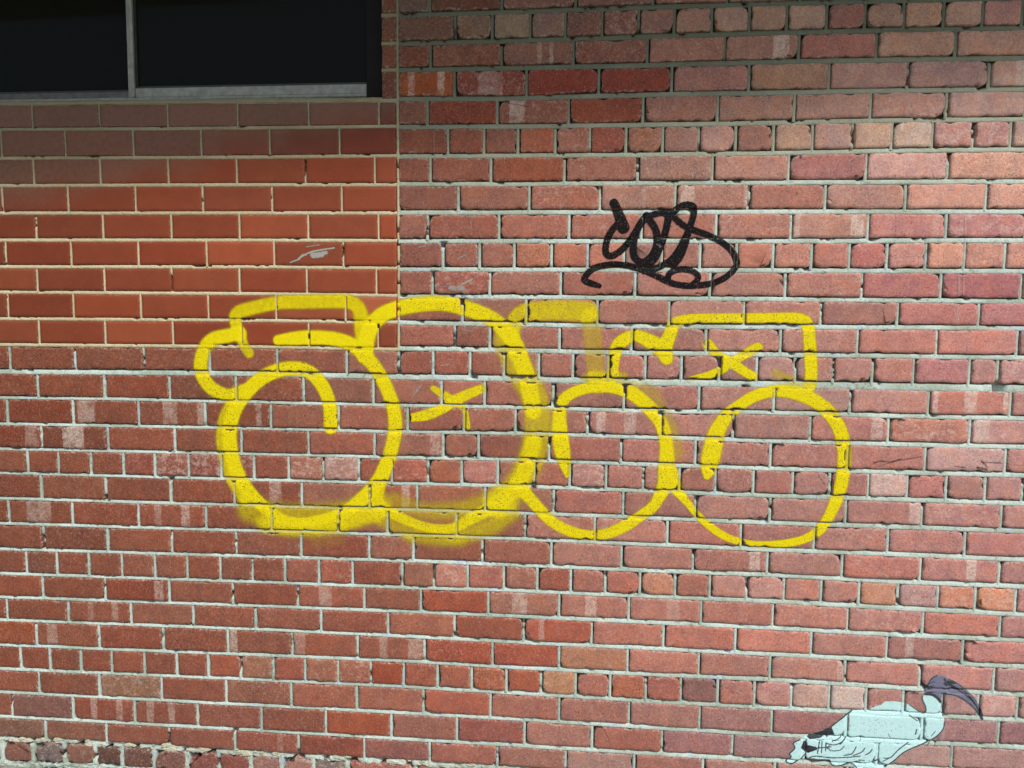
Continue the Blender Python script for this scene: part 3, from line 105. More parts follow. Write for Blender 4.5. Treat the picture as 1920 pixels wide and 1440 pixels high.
def old_height(N, P, W=None):
    """relief of the old hand-pressed bricks: pits, drag lines, grain"""
    st = N.vmath('MULTIPLY', P, (1.0, 1.0, .28))
    drag = N.noise(st, 330, 2, .6)
    grain = N.noise(P, 620, 3, .7)
    lump = N.noise(P, 75, 3, .6)
    pit = N.ramp(N.noise(N.vmath('ADD', P, (3.1, 0, 1.7)), 260, 2, .6), .60, .72)
    h = N.math('ADD', N.math('MULTIPLY', drag, .55), N.math('MULTIPLY', grain, .6))
    h = N.math('ADD', h, N.math('MULTIPLY', lump, 1.3))
    return N.math('SUBTRACT', h, N.math('MULTIPLY', pit, .9)), pit, drag, lump, grain

def mat_old_brick():
    N = NT('old_brick'); P = N.pos()
    t = N.attr('tint'); base = t.outputs['Color']; worn = t.outputs['Alpha']
    bars = N.attr('bars'); bc = N.sepc(bars.outputs['Color']); bw2 = bars.outputs['Alpha']
    ex = N.attr('edge'); e = N.sepc(ex.outputs['Color']); edge, sd, bstr = e[0], e[1], e[2]
    off = N.vmath('MULTIPLY', ex.outputs['Color'], (0, 37.0, 0))
    Q = N.vmath('ADD', P, off)                        # every brick reads its own piece of the noise
    h, pit, drag, lump, grain = old_height(N, Q)
    big = N.noise(Q, 22, 3, .6)
    col = N.mix(N.ramp(big, .30, .72), N.mix(1, base, (.84, .84, .88), 'MULTIPLY'), N.mix(1, base, (1.10, 1.10, 1.06), 'MULTIPLY'))
    # brighter orange-red fields and mauve fields within a brick
    fld = N.ramp(N.noise(N.vmath('ADD', Q, (9, 0, 4)), 17, 3, .6), .50, .62)
    col = N.mix(N.math('MULTIPLY', fld, .45), col, N.mix(1, base, (1.12, .92, .74), 'MULTIPLY'))
    # pale bloom: mineral and lime film, more on worn bricks
    bl = N.noise(N.vmath('MULTIPLY', Q, (1, 1, 1.3)), 38, 5, .68)
    thr = N.math('SUBTRACT', .74, N.math('MULTIPLY', worn, .34))
    bloom = N.ramp(bl, thr, N.math('ADD', thr, .17))
    fine = N.ramp(grain, .38, .62, .35, 1.0)
    pale = N.mix(.62, base, (.74, .60, .52))
    col = N.mix(N.math('MULTIPLY', N.math('MULTIPLY', bloom, fine), N.math('ADD', .35, N.math('MULTIPLY', worn, .6))), col, pale)
    # pale kiln bars crossing the face
    X = N.sep(P)[0]
    wob = N.math('MULTIPLY', N.math('SUBTRACT', N.noise(Q, 95, 4, .7), .5), .016)
    Xw = N.math('ADD', X, wob)
    def bar(c, w):
        d = N.math('ABSOLUTE', N.math('SUBTRACT', Xw, N.math('SUBTRACT', N.math('MULTIPLY', c, 4.0), 2.0)))
        ww = N.math('MULTIPLY', w, .04)
        return N.math('MULTIPLY', N.ramp(d, N.math('ADD', ww, .0025), N.math('SUBTRACT', ww, .0025)), N.ramp(w, 0.001, .01))
    b1 = N.attr('bar_a'); b2 = N.attr('bar_b'); b3 = N.attr('bar_c')
    for bb in (b1, b2, b3):
        s_ = N.sepc(bb.outputs['Color'])
        f = N.math('MULTIPLY', bar(s_[0], s_[1]), s_[2])
        f = N.math('MULTIPLY', f, N.math('MULTIPLY', N.ramp(N.noise(Q, 210, 4, .7), .35, .62, .30, .95), N.ramp(N.noise(Q, 42, 3), .32, .56, .35, 1)))
        col = N.mix(f, col, N.mix(.25, (.78, .68, .58), base))
    # lime smear at the arrises, from the mortar
    sm = N.math('MULTIPLY', N.ramp(edge, .25, 1.0), N.ramp(N.noise(Q, 90, 4, .7), .47, .66))
    col = N.mix(N.math('MULTIPLY', sm, .6), col, (.60, .55, .46))
    # thin vertical drag streaks and pale flecks
    stv = N.noise(N.vmath('MULTIPLY', Q, (1, 1, .12)), 420, 2, .5)
    col = N.mix(N.math('MULTIPLY', N.ramp(stv, .54, .78), N.ramp(N.noise(Q, 20, 2), .4, .65, .04, .26)), col, pale)
    fl = N.ramp(N.noise(N.vmath('ADD', Q, (1.7, 0, 5)), 330, 1, .5), .725, .78)
    col = N.mix(N.math('MULTIPLY', fl, .7), col, (.74, .62, .54))
    m1 = N.noise(Q, 125, 4, .8); m2 = N.noise(N.vmath('ADD', Q, (4, 1, 8)), 190, 3, .8)
    col = N.mix(N.math('MULTIPLY', N.ramp(m1, .50, .68), N.math('ADD', .05, N.math('MULTIPLY', worn, .65))), col, pale)
    col = N.mix(N.math('MULTIPLY', N.ramp(m2, .54, .70), .42), col, N.mix(1, base, (.48, .44, .46), 'MULTIPLY'))
    ep = N.ramp(N.math('ADD', N.noise(N.vmath('ADD', Q, (7, 2, 1)), 230, 3, .8), N.math('MULTIPLY', edge, .10)), .62, .70)
    col = N.mix(N.math('MULTIPLY', ep, N.ramp(N.noise(P, 11, 3), .42, .6, .1, .9)), col, (.045, .03, .03))
    # pits darkened, more in some patches
    dk = N.math('MULTIPLY', pit, N.ramp(N.noise(Q, 30, 2), .35, .65, .35, 1.0))
    col = N.mix(dk, col, N.mix(1, col, (.30, .27, .27), 'MULTIPLY'))
    # dark scuffs
    sc = N.math('MULTIPLY', N.ramp(N.noise(N.vmath('MULTIPLY', Q, (1, 1, 2.0)), 240, 4, .8), .60, .70), N.ramp(N.noise(P, 9, 2), .55, .70))
    col = N.mix(N.math('MULTIPLY', sc, .8), col, (.035, .03, .035))
    col = N.mix(N.ramp(grain, .25, .75, .0, .22), col, (.02, .012, .01), 'MIX') if False else col
    g = N.math('MULTIPLY', N.ramp(grain, .25, .75, .66, 1.36), N.ramp(N.noise(Q, 150, 3, .7), .3, .7, .88, 1.12))
    cc = N.n.new('ShaderNodeCombineColor'); [N.l.new(g, cc.inputs[i]) for i in range(3)]
    col = N.mix(1, col, cc.outputs[0], 'MULTIPLY')
    N.put(N.b.inputs['Base Color'], col); N.b.inputs['Roughness'].default_value = .88
    N.b.inputs['Specular IOR Level'].default_value = .22
    N.put(N.b.inputs['Normal'], N.bump(h, .75, .0016))
    return N.m

def mat_new_brick():
    N = NT('smooth_brick'); P = N.pos()
    t = N.attr('tint'); base = t.outputs['Color']; worn = t.outputs['Alpha']
    ex = N.attr('edge'); e = N.sepc(ex.outputs['Color']); edge = e[0]
    Q = N.vmath('ADD', P, N.vmath('MULTIPLY', ex.outputs['Color'], (0, 37.0, 0)))
    big = N.noise(Q, 16, 4, .6); grain = N.noise(Q, 700, 3, .7)
    col = N.mix(N.ramp(big, .3, .7, 0, .8), base, N.mix(1, base, (.84, .80, .80), 'MULTIPLY'))
    col = N.mix(N.ramp(N.noise(Q, 130, 4, .75), .56, .72, 0, .35), col, N.mix(.25, base, (.5, .4, .33)))
    col = N.mix(N.ramp(grain, .35, .7, 0, .22), col, N.mix(1, base, (1.3, 1.25, 1.3), 'MULTIPLY'))
    # eave shade painted on as a brown-grey tint, heavier just under the sill
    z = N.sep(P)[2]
    eave_shade = N.math('MULTIPLY', N.ramp(N.math('ADD', N.math('MULTIPLY', N.math('ADD', N.sep(P)[0], 1.0), -.22), N.math('ADD', z, N.math('MULTIPLY', N.noise(P, 6, 3), .16))), 2.15, 2.30), N.ramp(N.noise(P, 60, 4, .7), .3, .6, .55, 1))
    col = N.mix(N.math('MULTIPLY', eave_shade, .55), col, (.21, .155, .11))
    sm = N.math('MULTIPLY', N.ramp(edge, .5, 1.0), N.ramp(N.noise(Q, 110, 4, .7), .5, .68))
    col = N.mix(N.math('MULTIPLY', sm, .45), col, (.55, .43, .30))
    spk = N.ramp(N.noise(Q, 240, 1), .75, .8)
    col = N.mix(N.math('MULTIPLY', spk, .5), col, (.05, .02, .015))
    N.put(N.b.inputs['Base Color'], col); N.b.inputs['Roughness'].default_value = .72
    N.b.inputs['Specular IOR Level'].default_value = .3
    h = N.math('ADD', N.math('MULTIPLY', grain, .4), N.math('MULTIPLY', N.noise(Q, 90, 3), .7))
    N.put(N.b.inputs['Normal'], N.bump(h, .45, .0007))
    return N.m

def mat_mortar(name, cols, sooty, top_shade=0):
    N = NT(name); P = N.pos()
    n1 = N.noise(P, 4.5, 4, .6); n2 = N.noise(N.vmath('ADD', P, (5, 0, 2)), 17, 4, .65); gr = N.noise(P, 480, 4, .75)
    col = N.mix(N.ramp(n1, .38, .62), cols[0], cols[1])
    col = N.mix(N.ramp(n2, .56, .68, 0, .75), col, cols[2])
    col = N.mix(N.ramp(N.noise(P, 30, 4, .7), .60, .74, 0, .65), col, cols[3])
    dirt = N.math('MULTIPLY', N.ramp(N.noise(P, 52, 5, .75), .52, .72), sooty)
    col = N.mix(dirt, col, (.10, .09, .075))
    if top_shade:                                          # shade under the eave painted into the mortar colour, greenish and darker high up
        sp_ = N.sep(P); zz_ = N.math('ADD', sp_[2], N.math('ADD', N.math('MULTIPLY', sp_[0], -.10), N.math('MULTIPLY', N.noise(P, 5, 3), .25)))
        if top_shade > .7: col = N.mix(N.ramp(zz_, 1.92, 2.25, 0, .7), col, lin((170, 170, 142)))
        col = N.mix(N.math('MULTIPLY', N.ramp(zz_, 2.22, 2.52), top_shade), col, (.125, .15, .10))
    g = N.ramp(gr, .25, .75, .66, 1.24)
    cc = N.n.new('ShaderNodeCombineColor'); [N.l.new(g, cc.inputs[i]) for i in range(3)]
    col = N.mix(1, col, cc.outputs[0], 'MULTIPLY')
    gp = N.ramp(N.noise(N.vmath('ADD', P, (2, 0, 7)), 190, 2, .6), .66, .74)
    col = N.mix(N.math('MULTIPLY', gp, .6 if sooty > .4 else .3), col, (.05, .045, .04))
    N.put(N.b.inputs['Base Color'], col); N.b.inputs['Roughness'].default_value = .95
    N.b.inputs['Specular IOR Level'].default_value = .15
    h = N.math('SUBTRACT', N.math('ADD', gr, N.math('MULTIPLY', N.noise(P, 150, 4, .7), 1.4)), gp)
    N.put(N.b.inputs['Normal'], N.bump(h, .8, .0018))
    return N.m

def mat_plain(name, col, rough=.6, metal=0., nscale=40, amt=.15, bumpd=.0005):
    N = NT(name); P = N.pos()
    n = N.noise(P, nscale, 5, .65)
    c = N.mix(N.ramp(n, .3, .7, 0, 1), tuple(v*(1-amt) for v in col), tuple(min(1, v*(1+amt)) for v in col))
    N.put(N.b.inputs['Base Color'], c); N.b.inputs['Roughness'].default_value = rough; N.b.inputs['Metallic'].default_value = metal
    N.put(N.b.inputs['Normal'], N.bump(N.noise(P, nscale*6, 3), .4, bumpd))
    return N.m

def mat_paint(name, col, col2, thin, rough=.45, lo=.10, hi=.55, body=.98, joint=.85):
    """a coat of spray paint: 'cover' says how much paint landed, pits and hollows stay bare"""
    N = NT(name); P = N.pos()
    a = N.attr('cover'); s_ = N.sepc(a.outputs['Color']); cov, depth, oldf = s_[0], s_[1], s_[2]
    h, pit, drag, lump, grain = old_height(N, P)
    nz = N.math('MULTIPLY', N.math('SUBTRACT', N.noise(P, 520, 3, .7), .5), N.math('ADD', .28, N.math('MULTIPLY', oldf, .55)))
    blot = N.math('MULTIPLY', N.math('SUBTRACT', N.noise(N.vmath('MULTIPLY', P, (1.6, 1, .7)), 48, 3, .6), .5), .55)
    cv = N.math('MULTIPLY', cov, N.math('ADD', 1.0, blot), clamp=True)
    al = N.ramp(N.math('ADD', cv, N.math('MULTIPLY', nz, N.math('SUBTRACT', 1.15, cv))), lo, hi)
    al = N.math('MULTIPLY', N.math('POWER', al, 1.15), body)
    miss = N.math('MULTIPLY', N.math('MAXIMUM', N.ramp(N.noise(N.vmath('ADD', P, (3.1, 0, 1.7)), 260, 2, .6), .57, .68), N.math('MULTIPLY', N.ramp(N.noise(P, 430, 3, .8), .55, .68), .7)), N.math('MULTIPLY', oldf, .85))
    al = N.math('MULTIPLY', al, N.math('SUBTRACT', 1, miss))
    al = N.math('MULTIPLY', al, N.math('MULTIPLY', N.ramp(depth, .45, .95, 1, .05), N.ramp(depth, .12, .26, 1, joint)))
    c = N.mix(N.ramp(N.math('ADD', cov, N.math('MULTIPLY', N.math('SUBTRACT', N.noise(P, 35, 4), .5), .5)), .35, .95), col2, col)
    c = N.mix(N.ramp(grain, .66, .40, 0, thin), c, tuple(v*.66 for v in col))
    c = N.mix(N.ramp(depth, .12, .26, 0, .45), c, tuple(v*.62 for v in col))
    if 'pcol' == thin: pass
    N.put(N.b.inputs['Base Color'], c); N.b.inputs['Roughness'].default_value = rough
    N.b.inputs['Specular IOR Level'].default_value = .10
    N.put(N.b.inputs['Normal'], N.bump(h, .7, .0015))
    tr = N.n.new('ShaderNodeBsdfTransparent'); mx = N.n.new('ShaderNodeMixShader')
    N.l.new(al, mx.inputs[0]); N.l.new(tr.outputs[0], mx.inputs[1]); N.l.new(N.b.outputs[0], mx.inputs[2]); N.l.new(mx.outputs[0], N.out.inputs[0])
    return N.m

def mat_bird():
    N = NT('bird_paint'); P = N.pos()
    a = N.attr('cover'); s_ = N.sepc(a.outputs['Color']); cov, depth = s_[0], s_[1]
    pc = N.attr('pcol').outputs['Color']
    h, pit, drag, lump, grain = old_height(N, P)
    al = N.ramp(N.math('ADD', cov, N.math('MULTIPLY', N.math('SUBTRACT', N.noise(P, 420, 3, .7), .5), .35)), .3, .62)
    miss = N.ramp(N.noise(N.vmath('ADD', P, (3.1, 0, 1.7)), 260, 2, .6), .62, .70, 0, .8)
    al = N.math('MULTIPLY', N.math('MULTIPLY', al, N.math('SUBTRACT', 1, miss)), .97)
    al = N.math('MULTIPLY', al, N.ramp(depth, .6, 1.0, 1, .7))
    c = N.mix(N.ramp(N.noise(P, 60, 4, .7), .35, .7, 0, .10), pc, (.42, .46, .50))
    N.put(N.b.inputs['Base Color'], c); N.b.inputs['Roughness'].default_value = .7
    N.put(N.b.inputs['Normal'], N.bump(h, .45, .0013))
    tr = N.n.new('ShaderNodeBsdfTransparent'); mx = N.n.new('ShaderNodeMixShader')
    N.l.new(al, mx.inputs[0]); N.l.new(tr.outputs[0], mx.inputs[1]); N.l.new(N.b.outputs[0], mx.inputs[2]); N.l.new(mx.outputs[0], N.out.inputs[0])
    return N.m

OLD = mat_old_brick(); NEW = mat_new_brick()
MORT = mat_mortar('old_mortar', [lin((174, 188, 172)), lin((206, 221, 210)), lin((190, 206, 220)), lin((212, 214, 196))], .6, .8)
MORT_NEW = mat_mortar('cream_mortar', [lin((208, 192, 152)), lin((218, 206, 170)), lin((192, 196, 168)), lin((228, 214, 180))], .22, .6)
ALU = mat_plain('window_aluminium', (.36, .39, .35), .6, .1, 45, .22)
ALU_DARK = mat_plain('dark_sash_metal', (.15, .16, .14), .6, .1, 45, .25)
BLACKM = mat_plain('reveal_shade_black', (.010, .010, .011), .9)  # near black for the strip that stands for reveal shade, and the dark stiles
RUBBER = mat_plain('glazing_rubber', (.045, .06, .055), .6)
ROOM = mat_plain('dim_room_plaster', (.22, .25, .20), .9)
CONC = mat_plain('pavement_concrete', (.26, .24, .20), .9, 0, 60, .45, .003)
ROOFM = mat_plain('painted_soffit', (.30, .28, .25), .8)

# ---------------------------------------------------------------- mesh helpers
ALLV, ALLF = [], []                                     # everything paint can land on
def link(name, verts, faces, mat, parent=None, loc=(0, 0, 0), smooth=True, attrs=None, props=None, solid=False):
    me = bpy.data.meshes.new(name); me.from_pydata(verts, [], faces); me.materials.append(mat)
    if smooth: me.polygons.foreach_set('use_smooth', [True]*len(me.polygons))
    for k, v in (attrs or {}).items():
        at = me.attributes.new(k, 'FLOAT_COLOR', 'POINT')
        at.data.foreach_set('color', np.asarray(v, dtype=np.float32).ravel())
    me.update()
    o = bpy.data.objects.new(name, me); C.objects.link(o); o.location = loc
    if parent is not None: o.parent = parent
    for k, v in (props or {}).items(): o[k] = v
    if solid:
        b = len(ALLV); ALLV.extend([(v[0]+loc[0], v[1]+loc[1], v[2]+loc[2]) for v in verts]); ALLF.extend([[i+b for i in f] for f in faces])
    return o
def tag(o, label=None, cat=None, group=None, kind=None):
    if label: o['label'] = label
    if cat: o['category'] = cat
    if group: o['group'] = group
    if kind: o['kind'] = kind
    return o
def empty(name, loc=(0, 0, 0)):
    o = bpy.data.objects.new(name, None); C.objects.link(o); o.location = loc; o.empty_display_size = .1; return o
def box_mesh(x0, x1, y0, y1, z0, z1, bev=0.0):
    if bev <= 0:
        v = [(x, y, z) for x in (x0, x1) for y in (y0, y1) for z in (z0, z1)]
        return v, [(0, 1, 3, 2), (4, 6, 7, 5), (0, 4, 5, 1), (2, 3, 7, 6), (0, 2, 6, 4), (1, 5, 7, 3)]
    import bmesh
    bm = bmesh.new(); bmesh.ops.create_cube(bm, size=1)
    bmesh.ops.scale(bm, vec=(x1-x0, y1-y0, z1-z0), verts=bm.verts)
    bmesh.ops.bevel(bm, geom=bm.edges[:], offset=bev, segments=2, affect='EDGES')
    bmesh.ops.translate(bm, vec=((x0+x1)/2, (y0+y1)/2, (z0+z1)/2), verts=bm.verts)
    bm.verts.index_update()
    v = [tuple(q.co) for q in bm.verts]; f = [[q.index for q in p.verts] for p in bm.faces]; bm.free(); return v, f
def ev(pl, x):
    return float(np.interp(x, [p[0] for p in pl], [p[1] for p in pl]))

def brick_mesh(cor, front, amp, rad, step, sd, back=.055, chip=.12):
    """cor: (x0,x1, top-left z, top-right z, bottom-left z, bottom-right z); a rounded, worn block with an uneven outline"""
    r = random.Random(sd)
    x0, x1, tl, tr, bl, br = cor
    cx, cz = (x0+x1)/2, (tl+tr+bl+br)/4
    cs = [(x0, bl), (x1, br), (x1, tr), (x0, tl)]
    out = []
    for i in range(4):
        a, b, p = cs[i], cs[(i+1) % 4], cs[i-1]
        rr = rad*(.5+r.random()) * (2.4 if r.random() < chip else 1)
        def to(c, q, d):
            L = math.hypot(q[0]-c[0], q[1]-c[1]); return (c[0]+(q[0]-c[0])/L*d, c[1]+(q[1]-c[1])/L*d)
        e0, e1 = to(a, p, rr), to(a, b, rr)
        out.append(e0); m = ((e0[0]+e1[0]+a[0]*1.4)/3.4, (e0[1]+e1[1]+a[1]*1.4)/3.4); out.append(m); out.append(e1)
        L = math.hypot(b[0]-e1[0], b[1]-e1[1]) - rad
        n = max(1, int(L/step)); ph = r.random()*6
        for k in range(1, n):
            t = k/n; q = (e1[0]+(b[0]-e1[0])*t*L/(L+rad), e1[1]+(b[1]-e1[1])*t*L/(L+rad))
            nx, nz = (b[1]-a[1]), -(b[0]-a[0]); l = math.hypot(nx, nz); nx, nz = nx/l, nz/l     # outward
            d = amp*(r.random()-.65) + amp*.5*math.sin(ph+t*5)
            if r.random() < chip*.35: d -= amp*2.2
            out.append((q[0]+nx*d, q[1]+nz*d))
    n = len(out)
    hw_, hh_ = (x1-x0)/2, (tl+tr-bl-br)/4
    def inset(d):
        return [(cx+(x-cx)*(1-d/hw_), cz+(z-cz)*(1-d/hh_)) for (x, z) in out]
    V, edge = [], []
    b1 = .0018 if amp < .001 else .003
    for pts, y, e, j in ((out, back, 1, 0), (out, front+b1, 1, 0), (inset(b1*.9), front+b1*.15, .8, amp*.25), (inset(.010), front, 0, 0)):
        for (x, z) in pts:
            V.append((x-cx, y+(r.random()-.5)*j, z-cz)); edge.append(e)
    F = []
    for k in range(3):
        for i in range(n):
            j = (i+1) % n; F.append((k*n+i, k*n+j, (k+1)*n+j, (k+1)*n+i))
    F.append(tuple(range(3*n, 4*n)))
    return V, F, edge, (cx, 0, cz)

# ---------------------------------------------------------------- the setting
v, f = box_mesh(-220, 220, -220, 220, -.3, 0.0)
tag(link('pavement', v, f, CONC, smooth=False), kind='structure')

# ---------------------------------------------------------------- walls: colours
def near_col(x, z):
    w = 0; c = [0, 0, 0]
    for (a, b, col) in COLS:
        d = ((x-a)**2+(z-b)**2+.02)**-1.5; w += d
        for i in range(3): c[i] += col[i]*d
    return [q/w for q in c]
GAIN = 1.14
def albedo(c, x):
    g = GAIN if x is None else 1.08+(.87-1.08)*min(1, max(0, (x+1.2)/1.5))
    return tuple(min(.9, v/g) for v in lin(c))

HB = {k: .0080 for k in BED}                           # half thickness of each bed joint
for k in (13,): HB[k] = .0105
for k in range(14, 29): HB[k] = .0066
HB[28] = .011; HB[29] = .010
def hb(k, x):
    h = HB.get(k, .008)
    if k >= 13: h *= 1.0 + .16*max(-1, min(1, x))
    return h
XL, XR = -2.9, 2.3
HEADER = {1, 5, 9, 17, 21, 25, 29, 13}
SX = ev([(p[1], p[0]) for p in reversed(SEAM)], 2.3)   # the straight joint between the two walls
def seam_x(z): return ev([(p[1], p[0]) for p in reversed(SEAM)], z)
WIN_L = -2.32                                          # left end of window and infill, outside the frame
def row_joints(k):
    J = list(JOINT[k]); st = .12 if k in HEADER else .24
    while J[-1] < XR: J.append(J[-1]+st)
    if k >= 13:
        while J[0] > XL: J.insert(0, J[0]-st)
    return J
def top_of(k, x):
    if k == 13 and x < SX: return ev(IBED[9], x)
    return ev(BED[k-1], x)
def bot_of(k, x): return ev(BED[k], x)

cand = []
def add_old(k, x0, x1, gl, gr, tl=None):
    hw_t, hw_b = hb(k-1, x0), hb(k, x0)
    if k == 13 and x1 < SX: hw_t = .0065
    cor = (x0+gl, x1-gr, top_of(k, x0)-hw_t, top_of(k, x1)-hw_t, bot_of(k, x0)+hw_b, bot_of(k, x1)+hw_b)
    cand.append((k, cor))
for k in range(0, 30):
    J = row_joints(k)
    if k <= 12: J = [seam_x((ev(BED[k-1], SX+.05)+ev(BED[k], SX+.05))/2)] + [j for j in J if j > SX+.03]
    for i, (a, b) in enumerate(zip(J, J[1:])):
        a, b = max(a, XL), min(b, XR)
        if b-a < .03: continue
        gap = .0056 if a > -.6 else .0048
        add_old(k, a, b, gap*(.7+.6*rng.random()) if not (k <= 12 and i == 0) else .003, gap*(.7+.6*rng.random()))
# courses above the frame and left of the window, laid regularly
def reg_rows(xa, xb, ztop_n, k0, base, cut=None):
    for n in range(ztop_n):
        zt = base + .0905*(n+1); zb = base + .0905*n; hd = n % 4 == 2
        st = .12 if hd else .24; x = xa; first = st*(.5 if n % 2 else 1)
        while x < xb-.03:
            x2 = min(x+first, xb); first = st
            cand.append((-1, (x+.005, x2-.005, zt-.008, zt-.008, zb+.008, zb+.008))); x = x2
Z_TOP = BED[-1][0][1] if -1 in BED else 2.7
reg_rows(SX, XR, 7, 0, ev(BED[-1], .3))
WIN_TOP = 3.12
reg_rows(XL, SX-.003, 2, 0, WIN_TOP)
zl = ev(BED[12], XL)
reg_rows(XL, WIN_L, int((WIN_TOP-ev(IBED[9], XL))/.0905), 0, ev(IBED[9], XL))

def area_px(cor):
    """size of a brick as the camera sees it"""
    x0, x1, tl, tr, bl, br = cor
    P_ = []
    for x, z in ((x0, tl), (x1, br)):
        d = Vector((x, 0, z))-cam.location; w = d.dot(fw)
        u, v_ = 960+1387*d.dot(rt)/w, 720-1387*d.dot(up)/w
        P_.append((min(max(u, 0), 1920), min(max(v_, 0), 1440)))
    return abs(P_[1][0]-P_[0][0])*abs(P_[1][1]-P_[0][1])

def old_attrs(k, cor, edge, r):
    x0, x1 = cor[0], cor[1]; xm = (x0+x1)/2; zm = (cor[2]+cor[5])/2
    c = near_col(xm, zm); worn = .10+.28*r.random() + (.28*r.random()+.06 if xm > -.2 else 0)
    j = r.gauss(0, 1); hgt = r.gauss(0, 1)
    c = [c[0]*(1+.035*j)+1*hgt, c[1]*(1+.04*j)-3*hgt+4, c[2]*(1+.04*j)-3.5*hgt+4]
    for (rr, sx, sc, w) in SPECIAL:
        if rr == k and x0 < sx < x1: c = [.72*p+.28*q for p, q in zip(sc, c)]; worn = w
    a = albedo([min(250, max(20, q)) for q in c], xm)
    n = len(edge)
    bars = []
    for (rr, a0, a1, w) in BARS:
        if rr == k and x0-.004 < (a0+a1)/2 < x1+.004: bars.append((((a0+a1)/2+2)/4, (a1-a0)/2/.04, w))
    if not bars and k < 0 and r.random() < .2: bars.append(((x0+(x1-x0)*r.random()+2)/4, .12, .5))
    while len(bars) < 3: bars.append((0, 0, 0))
    sd = r.random()
    at = {'tint': [(*a, worn)]*n, 'edge': [(e, sd, 0, 1) for e in edge]}
    for nm, b in zip(('bar_a', 'bar_b', 'bar_c'), bars): at[nm] = [(*b, 1)]*n
    return at

# ---------------------------------------------------------------- the old wall
wall = tag(empty('brick_wall', (0, 0, 0)), 'weathered old red brick wall with pitted faces and thick grey mortar, carrying the graffiti', 'brick wall', kind='thing')
order = sorted(range(len(cand)), key=lambda i: -area_px(cand[i][1]))
single = set(order[:300])
RV, RF, RA = [], [], {k: [] for k in ('tint', 'edge', 'bar_a', 'bar_b', 'bar_c')}
for i, (k, cor) in enumerate(cand):
    r = random.Random(1000+i)
    if k == 29: amp, rad, ch = .0045, .014, .5
    elif k == 28: amp, rad, ch = .0022, .006, .25
    else: amp, rad, ch = (.0016, .0050, .22) if cor[0] < -.55 else (.0019, .0075, .3)
    fr = r.gauss(-.0002, .0009) if k < 29 else r.gauss(.003, .003)
    V, F, E, loc = brick_mesh(cor, fr, amp, rad, .015, i, chip=ch)
    tz = r.gauss(0, .0016 if k < 29 else .01)                         # each brick sits a touch crooked
    V = [(x*math.cos(tz)-z*math.sin(tz)*1, y+x*r2, z*math.cos(tz)+x*math.sin(tz)) for r2 in [r.gauss(0, .006)] for (x, y, z) in V]
    at = old_attrs(k, cor, E, r)
    if i in single:
        link('brick', V, F, OLD, wall, loc, attrs=at, solid=True)
    else:
        b = len(RV); RV.extend([(v[0]+loc[0], v[1], v[2]+loc[2]) for v in V]); RF.extend([[q+b for q in f_] for f_ in F])
        for kk in RA: RA[kk].extend(at[kk])
link('bricks', RV, RF, OLD, wall, attrs=RA, solid=True, props={'kind': 'stuff'})

# ---------------------------------------------------------------- mortar
def fbm(seed, n, cell):
    rs = np.random.RandomState(seed); out = np.zeros(n)
    for s_, a in ((cell, .5), (cell/2.3, .3), (cell/5, .2)):
        m = int(n/s_)+4; p = rs.rand(m)-.5; out += a*np.interp(np.arange(n)/s_, np.arange(m), p)*2
    return out
def hole_at(x, z):
    for (a, b, r_) in HOLES:
        if abs(x-a) < r_ and abs(z-b) < r_*.8: return .03*(1-((x-a)/r_)**2)
    return 0.0
def bed_strip(V, F, xs, zc, half, prof, seed, rough, lump=0.0):
    n = len(xs); m = len(prof); b = len(V); rs = np.random.RandomState(seed)
    low = fbm(seed, n, 14); hi = (rs.rand(n, m)-.5)*rough; wob = fbm(seed+5, n, 22)
    hole = np.clip(fbm(seed+9, n, 6)-.36, 0, 1)*.06
    for i in range(n):
        for j, (t, y) in enumerate(prof):
            yy = y + low[i]*.0016 + hi[i, j] + hole[i]*(1-t)*(1 if y > .002 else .6) - lump*max(0, wob[i])*math.sin(math.pi*t)
            yy += hole_at(xs[i], zc[i]+half[i]*(1-2*t))
            V.append((xs[i], max(yy, -.004), zc[i]+half[i]*(1-2*t)*1.22 + hi[i, (j+1) % m]*.4))
    for i in range(n-1):
        for j in range(m-1):
            a = b+i*m+j; F.append((a, a+1, a+m+1, a+m))
def perp_strip(V, F, x, z0, z1, half, prof, seed, rough, tilt=0):
    n = max(3, int((z1-z0)/.007)); m = len(prof); b = len(V); rs = np.random.RandomState(seed)
    low = fbm(seed, n, 5); hi = (rs.rand(n, m)-.5)*rough; hole = np.clip(fbm(seed+3, n, 5)-.30, 0, 1)*.07*(rs.rand() < .5)
    for i in range(n):
        z = z0+(z1-z0)*i/(n-1)
        for j, (t, y) in enumerate(prof):
            V.append((x+half*(2*t-1)*1.25+tilt*(z-(z0+z1)/2), y+low[i]*.0014+hi[i, j]+hole[i]+hole_at(x+half*(2*t-1), z), z))
    for i in range(n-1):
        for j in range(m-1):
            a = b+i*m+j; F.append((a, a+1, a+m+1, a+m))
OLDP = [(0, .030), (.17, .028), (.22, .0050), (.36, .0034), (.55, .0022), (.75, .0016), (.9, .0016), (1, .004)]
OLDQ = [(0, .005), (.14, .0028), (.35, .0026), (.55, .003), (.66, .0044), (.72, .022), (1, .030)]
V, F = [], []
